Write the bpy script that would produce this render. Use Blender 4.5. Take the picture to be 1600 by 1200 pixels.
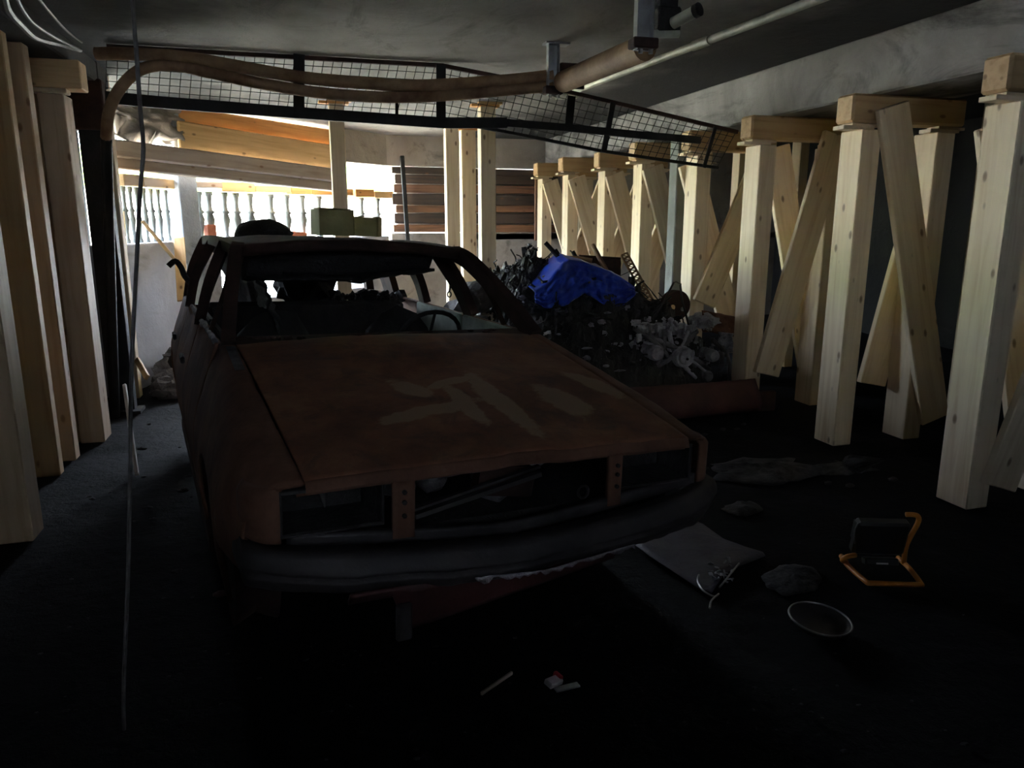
import bpy, bmesh, math, random
from mathutils import Vector, Matrix, Euler, noise
random.seed(7)
S = bpy.context.scene
for o in list(bpy.data.objects): bpy.data.objects.remove(o)
COL = S.collection

# ------------------------------------------------------------------ camera
FPX, PITCH, CAMH, YAW = 1170.0, math.radians(12.3), 1.48, math.radians(16.0)
cd = bpy.data.cameras.new('camera'); cam = bpy.data.objects.new('camera', cd); COL.objects.link(cam)
cd.sensor_width = 36.0; cd.lens = 36.0 * FPX / 1600.0; cd.clip_start = 0.05; cd.clip_end = 200
cam.location = (0, 0, CAMH); cam.rotation_euler = (math.radians(90) - PITCH, 0, -YAW)
S.camera = cam
# ------------------------------------------------------------------ sky, sun, exposure
W = bpy.data.worlds.new('sky'); S.world = W; W.use_nodes = True
bg = W.node_tree.nodes['Background']; bg.inputs[0].default_value = (0.72, 0.83, 1.0, 1); bg.inputs[1].default_value = 25.0
sl = bpy.data.lights.new('sun', 'SUN'); sl.energy = 55.0; sl.angle = math.radians(1.0); sl.color = (1.0, 0.93, 0.8)
sun = bpy.data.objects.new('sun', sl); COL.objects.link(sun)
sun.rotation_euler = Vector((-0.70, -0.25, -0.80)).to_track_quat('-Z', 'Y').to_euler()
S.view_settings.view_transform = 'Standard'; S.view_settings.look = 'None'
S.view_settings.gamma = 1.0; S.view_settings.use_curve_mapping = False
S.view_settings.exposure = 1.2
S.cycles.use_denoising = True
S.cycles.max_bounces = 10; S.cycles.diffuse_bounces = 6; S.cycles.glossy_bounces = 3
S.cycles.sample_clamp_indirect = 6.0

# window wall runs obliquely from WA to WB, room axes are X (right) and Y (away)
WA, WB = Vector((-1.5, 8.0)), Vector((1.25, 10.5))
WD = (WB - WA).normalized(); WN = Vector((-WD.y, WD.x))       # WN points outdoors
def portal(loc, rot, sx, sy):
    l = bpy.data.lights.new('daylight_portal', 'AREA'); l.shape = 'RECTANGLE'; l.size = sx; l.size_y = sy
    l.energy = 1; l.cycles.is_portal = True
    o = bpy.data.objects.new('daylight_portal', l); COL.objects.link(o); o.location = loc; o.rotation_euler = rot
SA, SC = Vector((-1.47, 6.95)), Vector((-1.06, 8.41))          # short side wall running up to the corner pier
SD = (SC - SA).normalized(); SN = Vector((-SD.y, SD.x))
pm = WA + WD * 2.2 + WN * 0.3
portal((pm.x, pm.y, 1.50), (math.radians(90), 0, math.atan2(WD.y, WD.x) + math.pi), 3.3, 1.8)
pm = (SA + SC) / 2 + SN * 0.3
portal((pm.x, pm.y, 1.80), (math.radians(90), 0, math.atan2(SD.y, SD.x) + math.pi), 1.6, 1.1)

portal((0.1, -3.35, 2.39), (math.radians(90), 0, math.pi), 3.2, 0.16)  # sky portal at the added slot behind the camera
# ------------------------------------------------------------------ pixel helpers (1600 x 1200 frame)
def ray(px, py):
    x = (px - 800) / FPX; y = -(py - 600) / FPX
    f = math.cos(PITCH) + y * math.sin(PITCH); u = -math.sin(PITCH) + y * math.cos(PITCH)
    return Vector((x * math.cos(YAW) + f * math.sin(YAW), -x * math.sin(YAW) + f * math.cos(YAW), u))
def atz(px, py, z): r = ray(px, py); return Vector((0, 0, CAMH)) + r * ((z - CAMH) / r.z)
def atY(px, py, Y): r = ray(px, py); return Vector((0, 0, CAMH)) + r * (Y / r.y)
def atX(px, py, X): r = ray(px, py); return Vector((0, 0, CAMH)) + r * (X / r.x)
def atW(px, py, off=0.0):                                     # on the oblique window wall's inner face, off towards the room
    r = ray(px, py); n = Vector((WN.x, WN.y, 0)); A = Vector((WA.x, WA.y, 0)) - n * off
    return Vector((0, 0, CAMH)) + r * (n.dot(A) / r.dot(n))

def atS(px, py, off=0.0):
    r = ray(px, py); n = Vector((SN.x, SN.y, 0)); A = Vector((SA.x, SA.y, 0)) - n * off
    return Vector((0, 0, CAMH)) + r * (n.dot(A) / r.dot(n))
# ------------------------------------------------------------------ materials
def new_mat(name):
    m = bpy.data.materials.new(name); m.use_nodes = True
    nt = m.node_tree; b = nt.nodes['Principled BSDF']
    return m, nt, b
def N(nt, t, **kw):
    n = nt.nodes.new(t)
    for k, v in kw.items():
        if k.startswith('i_'): n.inputs[k[2:].replace('_', ' ')].default_value = v
        else: setattr(n, k, v)
    return n
def L(nt, a, b): nt.links.new(a, b)
def coords(nt, scale=(1, 1, 1), rnd=True):
    tc = N(nt, 'ShaderNodeTexCoord'); mp = N(nt, 'ShaderNodeMapping'); mp.inputs['Scale'].default_value = scale
    L(nt, tc.outputs['Object'], mp.inputs['Vector'])
    if rnd:
        oi = N(nt, 'ShaderNodeObjectInfo'); ml = N(nt, 'ShaderNodeMath', operation='MULTIPLY'); ml.inputs[1].default_value = 37.0
        L(nt, oi.outputs['Random'], ml.inputs[0]); L(nt, ml.outputs[0], mp.inputs['Location'])
    return mp.outputs[0]
def ramp(nt, fac, stops):
    r = N(nt, 'ShaderNodeValToRGB'); e = r.color_ramp.elements
    while len(e) < len(stops): e.new(0.5)
    for k, (p, c) in enumerate(stops): e[k].position = p; e[k].color = (*c, 1) if len(c) == 3 else c
    L(nt, fac, r.inputs[0]); return r.outputs[0]
def mix(nt, fac, a, b, mode='MIX'):
    m = N(nt, 'ShaderNodeMix', data_type='RGBA', blend_type=mode)
    for sock, v in ((m.inputs[0], fac), (m.inputs[6], a), (m.inputs[7], b)):
        if isinstance(v, (int, float)): sock.default_value = v
        elif isinstance(v, tuple): sock.default_value = (*v, 1)
        else: L(nt, v, sock)
    return m.outputs[2]
def nz(nt, vec, scale, detail=5, rough=0.6, dist=0.0):
    n = N(nt, 'ShaderNodeTexNoise'); n.inputs['Scale'].default_value = scale; n.inputs['Detail'].default_value = detail
    n.inputs['Roughness'].default_value = rough; n.inputs['Distortion'].default_value = dist; L(nt, vec, n.inputs['Vector'])
    return n.outputs['Fac']
def bump(nt, b, h, strength=0.4, dist=0.01):
    n = N(nt, 'ShaderNodeBump'); n.inputs['Strength'].default_value = strength; n.inputs['Distance'].default_value = dist
    L(nt, h, n.inputs['Height']); L(nt, n.outputs[0], b.inputs['Normal'])
def wood(name, light, dark, knot=(0.16, 0.07, 0.03), rough=0.62, var=0.25):
    m, nt, b = new_mat(name)
    v = coords(nt, (14, 14, 0.9)); g = nz(nt, v, 1.6, 6, 0.55, 0.6)
    c = ramp(nt, g, [(0.30, dark), (0.52, light), (0.75, tuple(min(1, x * 1.08) for x in light))])
    v2 = coords(nt, (1.2, 1.2, 0.8)); c = mix(nt, ramp(nt, nz(nt, v2, 2.0, 3), [(0.35, (0, 0, 0)), (0.7, (var,) * 3)]), c, dark)
    v3 = coords(nt, (9.5, 9.5, 4.6)); vo = N(nt, 'ShaderNodeTexVoronoi'); L(nt, v3, vo.inputs['Vector']); vo.inputs['Scale'].default_value = 1.0
    k = ramp(nt, vo.outputs['Distance'], [(0.0, (.9, .9, .9)), (0.09, (0.7,) * 3), (0.15, (0, 0, 0))])
    c = mix(nt, k, c, knot)
    oi = N(nt, 'ShaderNodeObjectInfo'); tone = ramp(nt, oi.outputs['Random'], [(0, (0.86, 0.84, 0.80)), (0.5, (1, 1, 1)), (1, (0.96, 0.93, 0.84))])
    c = mix(nt, 1.0, c, tone, 'MULTIPLY')
    L(nt, c, b.inputs['Base Color']); b.inputs['Roughness'].default_value = rough
    bump(nt, b, g, 0.25, 0.004); return m
def plain(name, c1, c2, scale=6, rough=0.7, metal=0.0, bs=0.35, bd=0.01, c3=None, detail=6, rnd=True, spec=None):
    m, nt, b = new_mat(name); v = coords(nt, rnd=rnd); g = nz(nt, v, scale, detail, 0.65)
    st = [(0.32, c1), (0.66, c2)] + ([(0.78, c3)] if c3 else [])
    L(nt, ramp(nt, g, st), b.inputs['Base Color'])
    b.inputs['Roughness'].default_value = rough; b.inputs['Metallic'].default_value = metal
    if spec is not None: b.inputs['Specular IOR Level'].default_value = spec
    bump(nt, b, nz(nt, v, scale * 4, 4), bs, bd); return m
def maprange(nt, val, a, b, smooth=True):
    n = N(nt, 'ShaderNodeMapRange'); n.interpolation_type = 'SMOOTHSTEP' if smooth else 'LINEAR'
    n.inputs['From Min'].default_value = a; n.inputs['From Max'].default_value = b; L(nt, val, n.inputs['Value']); return n.outputs[0]
def math2(nt, op, a, b=None):
    n = N(nt, 'ShaderNodeMath', operation=op)
    for s, v in ((n.inputs[0], a), (n.inputs[1], b)):
        if v is None: continue
        if isinstance(v, (int, float)): s.default_value = v
        else: L(nt, v, s)
    return n.outputs[0]

M = {}
M['spruce'] = wood('spruce', (0.84, 0.71, 0.53), (0.70, 0.54, 0.36))
M['spruce_brown'] = wood('spruce_brown', (0.56, 0.38, 0.20), (0.42, 0.26, 0.12))
M['spruce_orange'] = wood('spruce_orange', (0.78, 0.40, 0.14), (0.60, 0.27, 0.08))
M['spruce_tan'] = wood('spruce_tan', (0.78, 0.54, 0.28), (0.62, 0.38, 0.17))
M['spruce_umber'] = wood('spruce_umber', (0.58, 0.42, 0.28), (0.46, 0.31, 0.19))
M['old_timber'] = wood('old_timber', (0.46, 0.38, 0.32), (0.30, 0.23, 0.19), var=0.5)
M['charred_plank'] = wood('charred_plank', (0.085, 0.052, 0.036), (0.03, 0.024, 0.022), var=0.7)
M['brown_plank'] = wood('brown_plank', (0.30, 0.14, 0.07), (0.10, 0.05, 0.03), var=0.7)
M['soot_metal'] = plain('soot_metal', (0.006, 0.006, 0.006), (0.020, 0.019, 0.018), 9, 0.65, 0.0, spec=0.25)
M['rust_pipe'] = plain('rust_pipe', (0.15, 0.075, 0.035), (0.36, 0.235, 0.125), 5, 0.75, 0.1, c3=(0.44, 0.31, 0.18))
M['rust_red'] = plain('rust_red', (0.085, 0.034, 0.020), (0.20, 0.095, 0.055), 4.5, 0.82, 0.0, c3=(0.27, 0.185, 0.13))
M['rust_dark'] = plain('rust_dark', (0.014, 0.009, 0.008), (0.065, 0.033, 0.025), 5, 0.85, 0.0, spec=0.25)
M['red_panel'] = plain('red_panel', (0.045, 0.014, 0.013), (0.105, 0.036, 0.032), 4, 0.55, 0.0)
M['burnt_grey'] = plain('burnt_grey', (0.020, 0.018, 0.019), (0.062, 0.054, 0.053), 4, 0.6, 0.05, c3=(0.16, 0.14, 0.135))
M['black_char'] = plain('black_char', (0.006, 0.006, 0.006), (0.022, 0.02, 0.019), 12, 0.75, 0.0, 0.7, 0.02)
M['char_mix'] = plain('char_mix', (0.008, 0.008, 0.007), (0.035, 0.032, 0.028), 7, 0.65, 0.0, 0.9, 0.03, c3=(0.22, 0.20, 0.19))
M['ash'] = plain('ash', (0.10, 0.097, 0.105), (0.46, 0.45, 0.49), 7, 0.9, 0.0, 0.8, 0.02)
M['ash_dark'] = plain('ash_dark', (0.03, 0.028, 0.028), (0.20, 0.19, 0.20), 6, 0.9, 0.0, 0.8, 0.02)
M['ash_floor'] = plain('ash_floor', (0.012, 0.0115, 0.012), (0.07, 0.066, 0.068), 9, 0.9, 0.0, 0.8, 0.02)
M['galv'] = plain('galv', (0.22, 0.22, 0.22), (0.42, 0.42, 0.42), 5, 0.42, 0.7, 0.15)
M['pale_pipe'] = plain('pale_pipe', (0.34, 0.34, 0.27), (0.60, 0.60, 0.48), 4, 0.5, 0.1, 0.2)
M['tarp'] = plain('tarp', (0.006, 0.025, 0.26), (0.014, 0.06, 0.48), 3, 0.28, 0.0, 0.3, 0.01)
M['pale_green'] = plain('pale_green', (0.16, 0.20, 0.165), (0.32, 0.37, 0.31), 6, 0.7, 0.0, 0.2)
M['carton'] = plain('carton', (0.30, 0.27, 0.11), (0.42, 0.38, 0.17), 4, 0.8, 0.0, 0.2)
M['orange_tube'] = plain('orange_tube', (0.62, 0.19, 0.02), (0.85, 0.33, 0.05), 6, 0.45, 0.0, 0.1)
M['black_plastic'] = plain('black_plastic', (0.010, 0.010, 0.010), (0.02, 0.02, 0.02), 8, 0.35, 0.0, 0.1)
M['white_paper'] = plain('white_paper', (0.6, 0.57, 0.54), (0.8, 0.77, 0.74), 10, 0.8, 0.0, 0.1)
M['red_paper'] = plain('red_paper', (0.5, 0.03, 0.05), (0.65, 0.06, 0.08), 10, 0.7, 0.0, 0.1)
M['daylight_patch'] = plain('daylight_patch', (0.055, 0.052, 0.068), (0.10, 0.096, 0.12), 9, 0.55, 0.0, 0.5, 0.01)  # daylight falling on the floor, put into this bluish grey
M['rope'] = plain('rope', (0.07, 0.066, 0.066), (0.15, 0.14, 0.14), 20, 0.8, 0.0, 0.3)
M['cable'] = plain('cable', (0.02, 0.019, 0.018), (0.09, 0.085, 0.08), 6, 0.55, 0.0, 0.3)
M['baluster'] = plain('baluster', (0.16, 0.18, 0.17), (0.27, 0.29, 0.27), 6, 0.85, 0.0, 0.3)
M['brick_red'] = plain('brick_red', (0.45, 0.14, 0.08), (0.6, 0.22, 0.13), 8, 0.85, 0.0, 0.3)
M['tread'] = plain('tread', (0.03, 0.028, 0.026), (0.11, 0.10, 0.095), 6, 0.85, 0.0, 0.8, 0.02)
M['leaf'] = plain('leaf', (0.13, 0.24, 0.05), (0.34, 0.46, 0.13), 1.5, 0.8, 0.0, 0.3)
M['lawn'] = plain('lawn', (0.42, 0.41, 0.32), (0.56, 0.53, 0.42), 0.8, 0.9, 0.0, 0.3, rnd=False)
M['glass_shard'] = plain('glass_shard', (0.5, 0.52, 0.6), (0.75, 0.77, 0.85), 4, 0.15, 0.3, 0.1)

def floor_mat():
    m, nt, b = new_mat('soot_floor'); v = coords(nt, rnd=False)
    g = nz(nt, v, 1.3, 6, 0.6, 0.4)
    c = ramp(nt, g, [(0.35, (0.004, 0.004, 0.0045)), (0.60, (0.008, 0.008, 0.0095)), (0.80, (0.030, 0.029, 0.033))])
    g2 = nz(nt, v, 26, 5, 0.7); c = mix(nt, ramp(nt, g2, [(0.68, (0, 0, 0)), (0.76, (0.4,) * 3)]), c, (0.04, 0.038, 0.04))
    L(nt, c, b.inputs['Base Color']); b.inputs['Roughness'].default_value = 0.85; b.inputs['Specular IOR Level'].default_value = 0.15
    bump(nt, b, nz(nt, v, 14, 7, 0.7), 0.8, 0.03); return m
M['floor'] = floor_mat()
def concrete(name, base, dark, soot=None, stain=(0.08, 0.07, 0.062), rough=0.85, st0=0.55):
    """soot: list of (axis, from, to) ramps in metres; soot lies where any ramp is 1."""
    m, nt, b = new_mat(name); v = coords(nt, rnd=False)
    g = nz(nt, v, 1.1, 7, 0.62, 0.5); c = ramp(nt, g, [(0.30, dark), (0.60, base), (0.80, tuple(x * 1.12 for x in base))])
    st = nz(nt, coords(nt, (2.2, 0.9, 2.2), rnd=False), 1.0, 6, 0.7, 0.8)
    c = mix(nt, ramp(nt, st, [(st0, (0, 0, 0)), (st0 + 0.17, (0.85,) * 3)]), c, stain)
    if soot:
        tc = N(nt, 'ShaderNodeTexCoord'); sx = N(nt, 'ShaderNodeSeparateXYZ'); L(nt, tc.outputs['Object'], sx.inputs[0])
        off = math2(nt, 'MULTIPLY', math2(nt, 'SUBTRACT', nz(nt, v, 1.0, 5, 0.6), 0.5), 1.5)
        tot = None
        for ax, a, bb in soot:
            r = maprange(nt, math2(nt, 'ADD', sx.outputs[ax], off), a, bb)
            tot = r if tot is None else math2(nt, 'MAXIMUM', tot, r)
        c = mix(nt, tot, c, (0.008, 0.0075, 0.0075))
    L(nt, c, b.inputs['Base Color']); b.inputs['Roughness'].default_value = rough
    bump(nt, b, nz(nt, v, 9, 7, 0.7), 0.5, 0.02); return m
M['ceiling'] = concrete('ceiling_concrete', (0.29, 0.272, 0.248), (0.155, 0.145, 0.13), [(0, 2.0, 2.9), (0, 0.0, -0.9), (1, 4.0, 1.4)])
M['beam'] = concrete('beam_concrete', (0.30, 0.285, 0.27), (0.12, 0.113, 0.106), stain=(0.025, 0.023, 0.022), st0=0.47)
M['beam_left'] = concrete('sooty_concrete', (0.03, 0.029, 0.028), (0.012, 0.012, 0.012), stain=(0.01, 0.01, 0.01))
M['parapet'] = concrete('parapet_concrete', (0.54, 0.55, 0.61), (0.38, 0.38, 0.42), stain=(0.26, 0.25, 0.26))
M['back'] = concrete('back_concrete', (0.40, 0.36, 0.32), (0.24, 0.21, 0.185))
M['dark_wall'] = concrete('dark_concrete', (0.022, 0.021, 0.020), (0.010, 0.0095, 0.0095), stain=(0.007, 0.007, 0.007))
M['column_blue'] = concrete('pale_blue_concrete', (0.50, 0.55, 0.62), (0.38, 0.42, 0.48))
M['column_grey'] = concrete('grey_green_concrete', (0.20, 0.21, 0.20), (0.13, 0.14, 0.135))

def hood_mat(ells):
    m, nt, b = new_mat('burnt_hood'); v = coords(nt, rnd=False)
    g = nz(nt, v, 3.0, 7, 0.65, 0.3)
    c = ramp(nt, g, [(0.30, (0.095, 0.036, 0.022)), (0.52, (0.22, 0.088, 0.043)), (0.72, (0.32, 0.155, 0.08))])
    c = mix(nt, ramp(nt, nz(nt, v, 8, 6, 0.7, 0.6), [(0.50, (0, 0, 0)), (0.70, (0.75,) * 3)]), c, (0.075, 0.042, 0.03))
    tc = N(nt, 'ShaderNodeTexCoord'); tot = None
    wob = math2(nt, 'MULTIPLY', math2(nt, 'SUBTRACT', nz(nt, v, 11, 6, 0.7), 0.5), 1.5)
    for (x, y, ang, sx, sy) in ells:
        mp = N(nt, 'ShaderNodeMapping', vector_type='TEXTURE'); mp.inputs['Location'].default_value = (x, y, 0)
        mp.inputs['Rotation'].default_value = (0, 0, ang); mp.inputs['Scale'].default_value = (sx, sy, 1e3); L(nt, tc.outputs['Object'], mp.inputs['Vector'])
        ln = N(nt, 'ShaderNodeVectorMath', operation='LENGTH'); L(nt, mp.outputs[0], ln.inputs[0])
        r = maprange(nt, math2(nt, 'ADD', ln.outputs['Value'], wob), 1.12, 0.82)
        tot = r if tot is None else math2(nt, 'MAXIMUM', tot, r)
    c = mix(nt, math2(nt, 'MULTIPLY', tot, 0.8), c, (0.34, 0.235, 0.15))
    c = mix(nt, ramp(nt, nz(nt, v, 34, 4, 0.7), [(0.68, (0, 0, 0)), (0.76, (0.5,) * 3)]), c, (0.30, 0.25, 0.2))
    L(nt, c, b.inputs['Base Color']); b.inputs['Roughness'].default_value = 0.72
    bump(nt, b, nz(nt, v, 26, 6, 0.7), 0.5, 0.006); return m

# ------------------------------------------------------------------ mesh helpers
def tag(o, label=None, cat=None, group=None, kind=None):
    if label: o['label'] = label
    if cat: o['category'] = cat
    if group: o['group'] = group
    if kind: o['kind'] = kind
    return o
def empty(name, loc=(0, 0, 0), rot=(0, 0, 0)):
    o = bpy.data.objects.new(name, None); COL.objects.link(o); o.location = loc; o.rotation_euler = rot; o.empty_display_size = 0.1
    return o
def thing(name, label, cat, loc=(0, 0, 0), rot=(0, 0, 0), group=None): return tag(empty(name, loc, rot), label, cat, group)
class MB:
    def __init__(s): s.v = []; s.f = []
    def add(s, vs, fs):
        o = len(s.v); s.v += [tuple(v) for v in vs]; s.f += [tuple(i + o for i in f) for f in fs]; return s
    def box(s, c, d, rot=None):
        c = Vector(c); R = Euler(rot).to_matrix() if rot else Matrix.Identity(3)
        vs = [c + R @ Vector((x * d[0] / 2, y * d[1] / 2, z * d[2] / 2)) for x in (-1, 1) for y in (-1, 1) for z in (-1, 1)]
        return s.add(vs, [(0, 1, 3, 2), (4, 6, 7, 5), (0, 4, 5, 1), (2, 3, 7, 6), (0, 2, 6, 4), (1, 5, 7, 3)])
    def bar(s, p, q, w, d, hint=(0, 1, 0)):
        p, q = Vector(p), Vector(q); R, ln = frame(p, q, hint)
        vs = [(p + q) / 2 + R @ Vector((x * w / 2, y * d / 2, z * ln / 2)) for x in (-1, 1) for y in (-1, 1) for z in (-1, 1)]
        return s.add(vs, [(0, 1, 3, 2), (4, 6, 7, 5), (0, 4, 5, 1), (2, 3, 7, 6), (0, 2, 6, 4), (1, 5, 7, 3)])
    def tube(s, pts, r, n=8, closed=False, caps=True):
        pts = [Vector(p) for p in pts]; k = len(pts); rs = r if isinstance(r, (list, tuple)) else [r] * k
        rings = []; u = None
        for i, p in enumerate(pts):
            a = pts[(i - 1) % k] if (closed or i) else p; b = pts[(i + 1) % k] if (closed or i < k - 1) else p
            t = (b - a).normalized()
            if u is None: u = t.orthogonal().normalized()
            else:
                u = u - t * u.dot(t); u = u.normalized() if u.length > 1e-6 else t.orthogonal().normalized()
            w = t.cross(u)
            rings.append([p + (u * math.cos(2 * math.pi * j / n) + w * math.sin(2 * math.pi * j / n)) * rs[i] for j in range(n)])
        vs = [v for rg in rings for v in rg]; fs = []
        for i in range(k if closed else k - 1):
            i2 = (i + 1) % k
            for j in range(n): fs.append((i * n + j, i * n + (j + 1) % n, i2 * n + (j + 1) % n, i2 * n + j))
        if caps and not closed: fs += [tuple(range(n))[::-1], tuple((k - 1) * n + j for j in range(n))]
        return s.add(vs, fs)
    def lathe(s, prof, c=(0, 0, 0), n=16, axis='z'):
        vs = []; c = Vector(c)
        for (r, h) in prof:
            for j in range(n):
                a = 2 * math.pi * j / n; x, y = r * math.cos(a), r * math.sin(a)
                vs.append(c + Vector({'z': (x, y, h), 'y': (x, h, y), 'x': (h, x, y)}[axis]))
        k = len(prof); fs = [(i * n + j, i * n + (j + 1) % n, (i + 1) * n + (j + 1) % n, (i + 1) * n + j) for i in range(k - 1) for j in range(n)]
        fs += [tuple(range(n))[::-1], tuple((k - 1) * n + j for j in range(n))]
        return s.add(vs, fs)
    def grid(s, nu, nv, fn):
        vs = [fn(i / nu, j / nv) for i in range(nu + 1) for j in range(nv + 1)]
        return s.add(vs, [(i * (nv + 1) + j, i * (nv + 1) + j + 1, (i + 1) * (nv + 1) + j + 1, (i + 1) * (nv + 1) + j) for i in range(nu) for j in range(nv)])
    def slab(s, pts, z0, z1):
        k = len(pts); vs = [(p[0], p[1], z0) for p in pts] + [(p[0], p[1], z1) for p in pts]
        return s.add(vs, [tuple(range(k))[::-1], tuple(range(k, 2 * k))] + [(i, (i + 1) % k, k + (i + 1) % k, k + i) for i in range(k)])
    def blob(s, c, r, rough=0.3, n=10, seed=0, freq=2.0):
        bm = bmesh.new(); bmesh.ops.create_icosphere(bm, subdivisions=3 if n > 8 else 2, radius=1); c = Vector(c)
        vs = []
        for v in bm.verts:
            d = 1 + rough * noise.noise(v.co * freq + Vector((seed * 3.1, seed, 0))) + rough * .6 * noise.noise(v.co * freq * 3 + Vector((0, seed * 2.2, 0)))
            vs.append(c + Vector((v.co.x * r[0], v.co.y * r[1], v.co.z * r[2])) * d)
        fs = [tuple(v.index for v in f.verts) for f in bm.faces]; bm.free(); return s.add(vs, fs)
    def build(s, name, mat, parent=None, smooth=False, thick=0.0, bevel=0.0, mtx=None, loc=None, auto=None):
        me = bpy.data.meshes.new(name); me.from_pydata(s.v, [], s.f)
        bm = bmesh.new(); bm.from_mesh(me); bmesh.ops.recalc_face_normals(bm, faces=bm.faces)
        if thick: bmesh.ops.solidify(bm, geom=list(bm.faces), thickness=thick)
        if bevel: bmesh.ops.bevel(bm, geom=list(bm.edges), offset=bevel, segments=1, affect='EDGES')
        if smooth:
            for f in bm.faces: f.smooth = True
        bm.to_mesh(me); bm.free()
        if smooth and auto: me.set_sharp_from_angle(angle=math.radians(auto))
        me.materials.append(M[mat] if isinstance(mat, str) else mat)
        o = bpy.data.objects.new(name, me); COL.objects.link(o)
        if parent: o.parent = parent
        if mtx: o.matrix_local = mtx
        if loc: o.location = loc
        return o
def frame(p, q, hint=(0, 1, 0)):
    z = (q - p); ln = z.length; z = z / ln; h = Vector(hint)
    if abs(z.dot(h)) > 0.95: h = Vector((1, 0, 0))
    y = (h - z * h.dot(z)).normalized(); x = y.cross(z)
    return Matrix((x, y, z)).transposed(), ln
def timber(name, p, q, w, d, mat, parent=None, hint=(0, 1, 0), bevel=0.006, base=None):
    """beam from p to q (world); w across, d along hint. Grain follows its length."""
    p, q = Vector(p), Vector(q); R, ln = frame(p, q, hint)
    c = (p + q) / 2 - (Vector(parent.location) if parent else Vector())
    if parent is None and base: pass
    return MB().box((0, 0, 0), (w, d, ln)).build(name, mat, parent, bevel=bevel, mtx=Matrix.Translation(c) @ R.to_4x4())
def struct(o, label=None, cat=None): return tag(o, label, cat, kind='structure')
def fbm(p, o=4):
    return noise.fractal(Vector(p), 0.6, 2.1, o)

# ================================================================== SETTING
CZ = 2.60
fl = MB(); FX0, FX1, FY0, FY1 = -5.2, 7.4, -3.2, 12.2
def ffn(u, v):
    x = FX0 + (FX1 - FX0) * u; y = FY0 + (FY1 - FY0) * v
    return (x, y, 0.018 * fbm((x * 1.7, y * 1.7, 0)) - 0.012)
fl.grid(150, 180, ffn)
struct(fl.build('floor', 'floor', smooth=True), 'soot black concrete garage floor strewn with ash', 'floor')
ce = MB()
# ceiling slab follows the oblique window wall outdoors by a small overhang
def wl(s, off=0.0): p = WA + WD * s + WN * off; return (p.x, p.y)
WS0 = -5.2                                                    # far left end of the window wall along WD
cpts = [(FX0, FY0), (FX1, FY0), (FX1, 11.6), (1.6, 11.6), wl(4.3, 0.9), wl(0.2, 0.9), (-2.35, 8.3), (-2.5, 7.3), (FX0, 7.3)]
ce.slab(cpts, CZ, CZ + 0.30)
struct(ce.build('ceiling', 'ceiling'), 'grey concrete slab ceiling blackened by soot', 'ceiling')
# concrete downstand beams
struct(MB().box((3.80, 3.9, 2.42), (0.60, 13.2, 0.36)).build('ceiling_beam', 'beam', bevel=0.012), 'grey concrete downstand beam over the braced timber frames', 'beam')
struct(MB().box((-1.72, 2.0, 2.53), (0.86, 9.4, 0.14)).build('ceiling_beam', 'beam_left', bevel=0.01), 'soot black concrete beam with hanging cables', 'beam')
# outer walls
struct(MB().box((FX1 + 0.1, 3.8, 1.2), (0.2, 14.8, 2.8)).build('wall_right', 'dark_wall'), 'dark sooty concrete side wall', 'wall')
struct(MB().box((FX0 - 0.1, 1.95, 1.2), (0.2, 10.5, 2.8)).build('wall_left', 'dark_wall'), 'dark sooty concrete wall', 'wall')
fw = MB(); fw.box((-3.4, FY0 - 0.1, 1.25), (3.8, 0.2, 2.7)); fw.box((4.6, FY0 - 0.1, 1.25), (5.8, 0.2, 2.7)); fw.box((0.1, FY0 - 0.1, 1.12), (3.2, 0.2, 2.44)); fw.box((0.1, FY0 - 0.1, 2.53), (3.2, 0.2, 0.14))  # slot near the top, added to let in soft front light
struct(fw.build('wall_front', 'dark_wall'), 'dark wall with a slot added for fill light', 'wall')
# window wall: parapet
pa = MB(); pa.slab([wl(0.6), wl(1.0), wl(1.0, 0.26), wl(0.6, 0.26)], -0.1, 1.28); pa.slab([wl(3.2), wl(3.74), wl(3.74, 0.26), wl(3.2, 0.26)], -0.1, 1.28); pa.slab([wl(0.99), wl(3.21), wl(3.21, 0.26), wl(0.99, 0.26)], -0.1, 0.62); pa.slab([wl(0.99, 0.02), wl(3.21, 0.02), wl(3.21, 0.22), wl(0.99, 0.22)], 1.19, 1.28)
def wls(t, off=0.0): p = SA + SD * t + SN * off; return (p.x, p.y)
pa.slab([wls(0), wls(1.52), wls(1.52, 0.22), wls(0, 0.22)], -0.1, 1.28)
wallw = struct(pa.build('wall_window', 'parapet', bevel=0.01), 'pale streaked concrete parapet below the balustrade opening', 'wall')
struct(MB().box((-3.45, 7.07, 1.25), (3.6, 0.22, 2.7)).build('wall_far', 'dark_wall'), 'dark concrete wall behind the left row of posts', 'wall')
# bluish pier in the opening
pr = MB(); a = 0.55; pr.slab([wl(a, -0.03), wl(a + 0.22, -0.03), wl(a + 0.22, 0.2), wl(a, 0.2)], 0.0, 2.6)
struct(pr.build('trim_1', 'column_blue', bevel=0.01), 'pale blue grey concrete pier in the window opening', 'pier')
# broken concrete lump at the ceiling edge
bl = MB()
def lump(u, v):
    p0 = atW(172 + 106 * u, 160); x, y = p0.x, p0.y
    zb = 2.42 - 0.19 * u + 0.04 * fbm((u * 4, 1, 0)); z = 2.62 + (zb - 2.62) * v
    off = 0.10 * fbm((u * 5, v * 5, 2)) + 0.05
    return (x - WN.x * off, y - WN.y * off, z)
bl.grid(16, 12, lump)
struct(bl.build('trim_2', 'back', smooth=True, thick=0.18), 'broken concrete lintel edge with rough spalled face', 'lintel')
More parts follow.
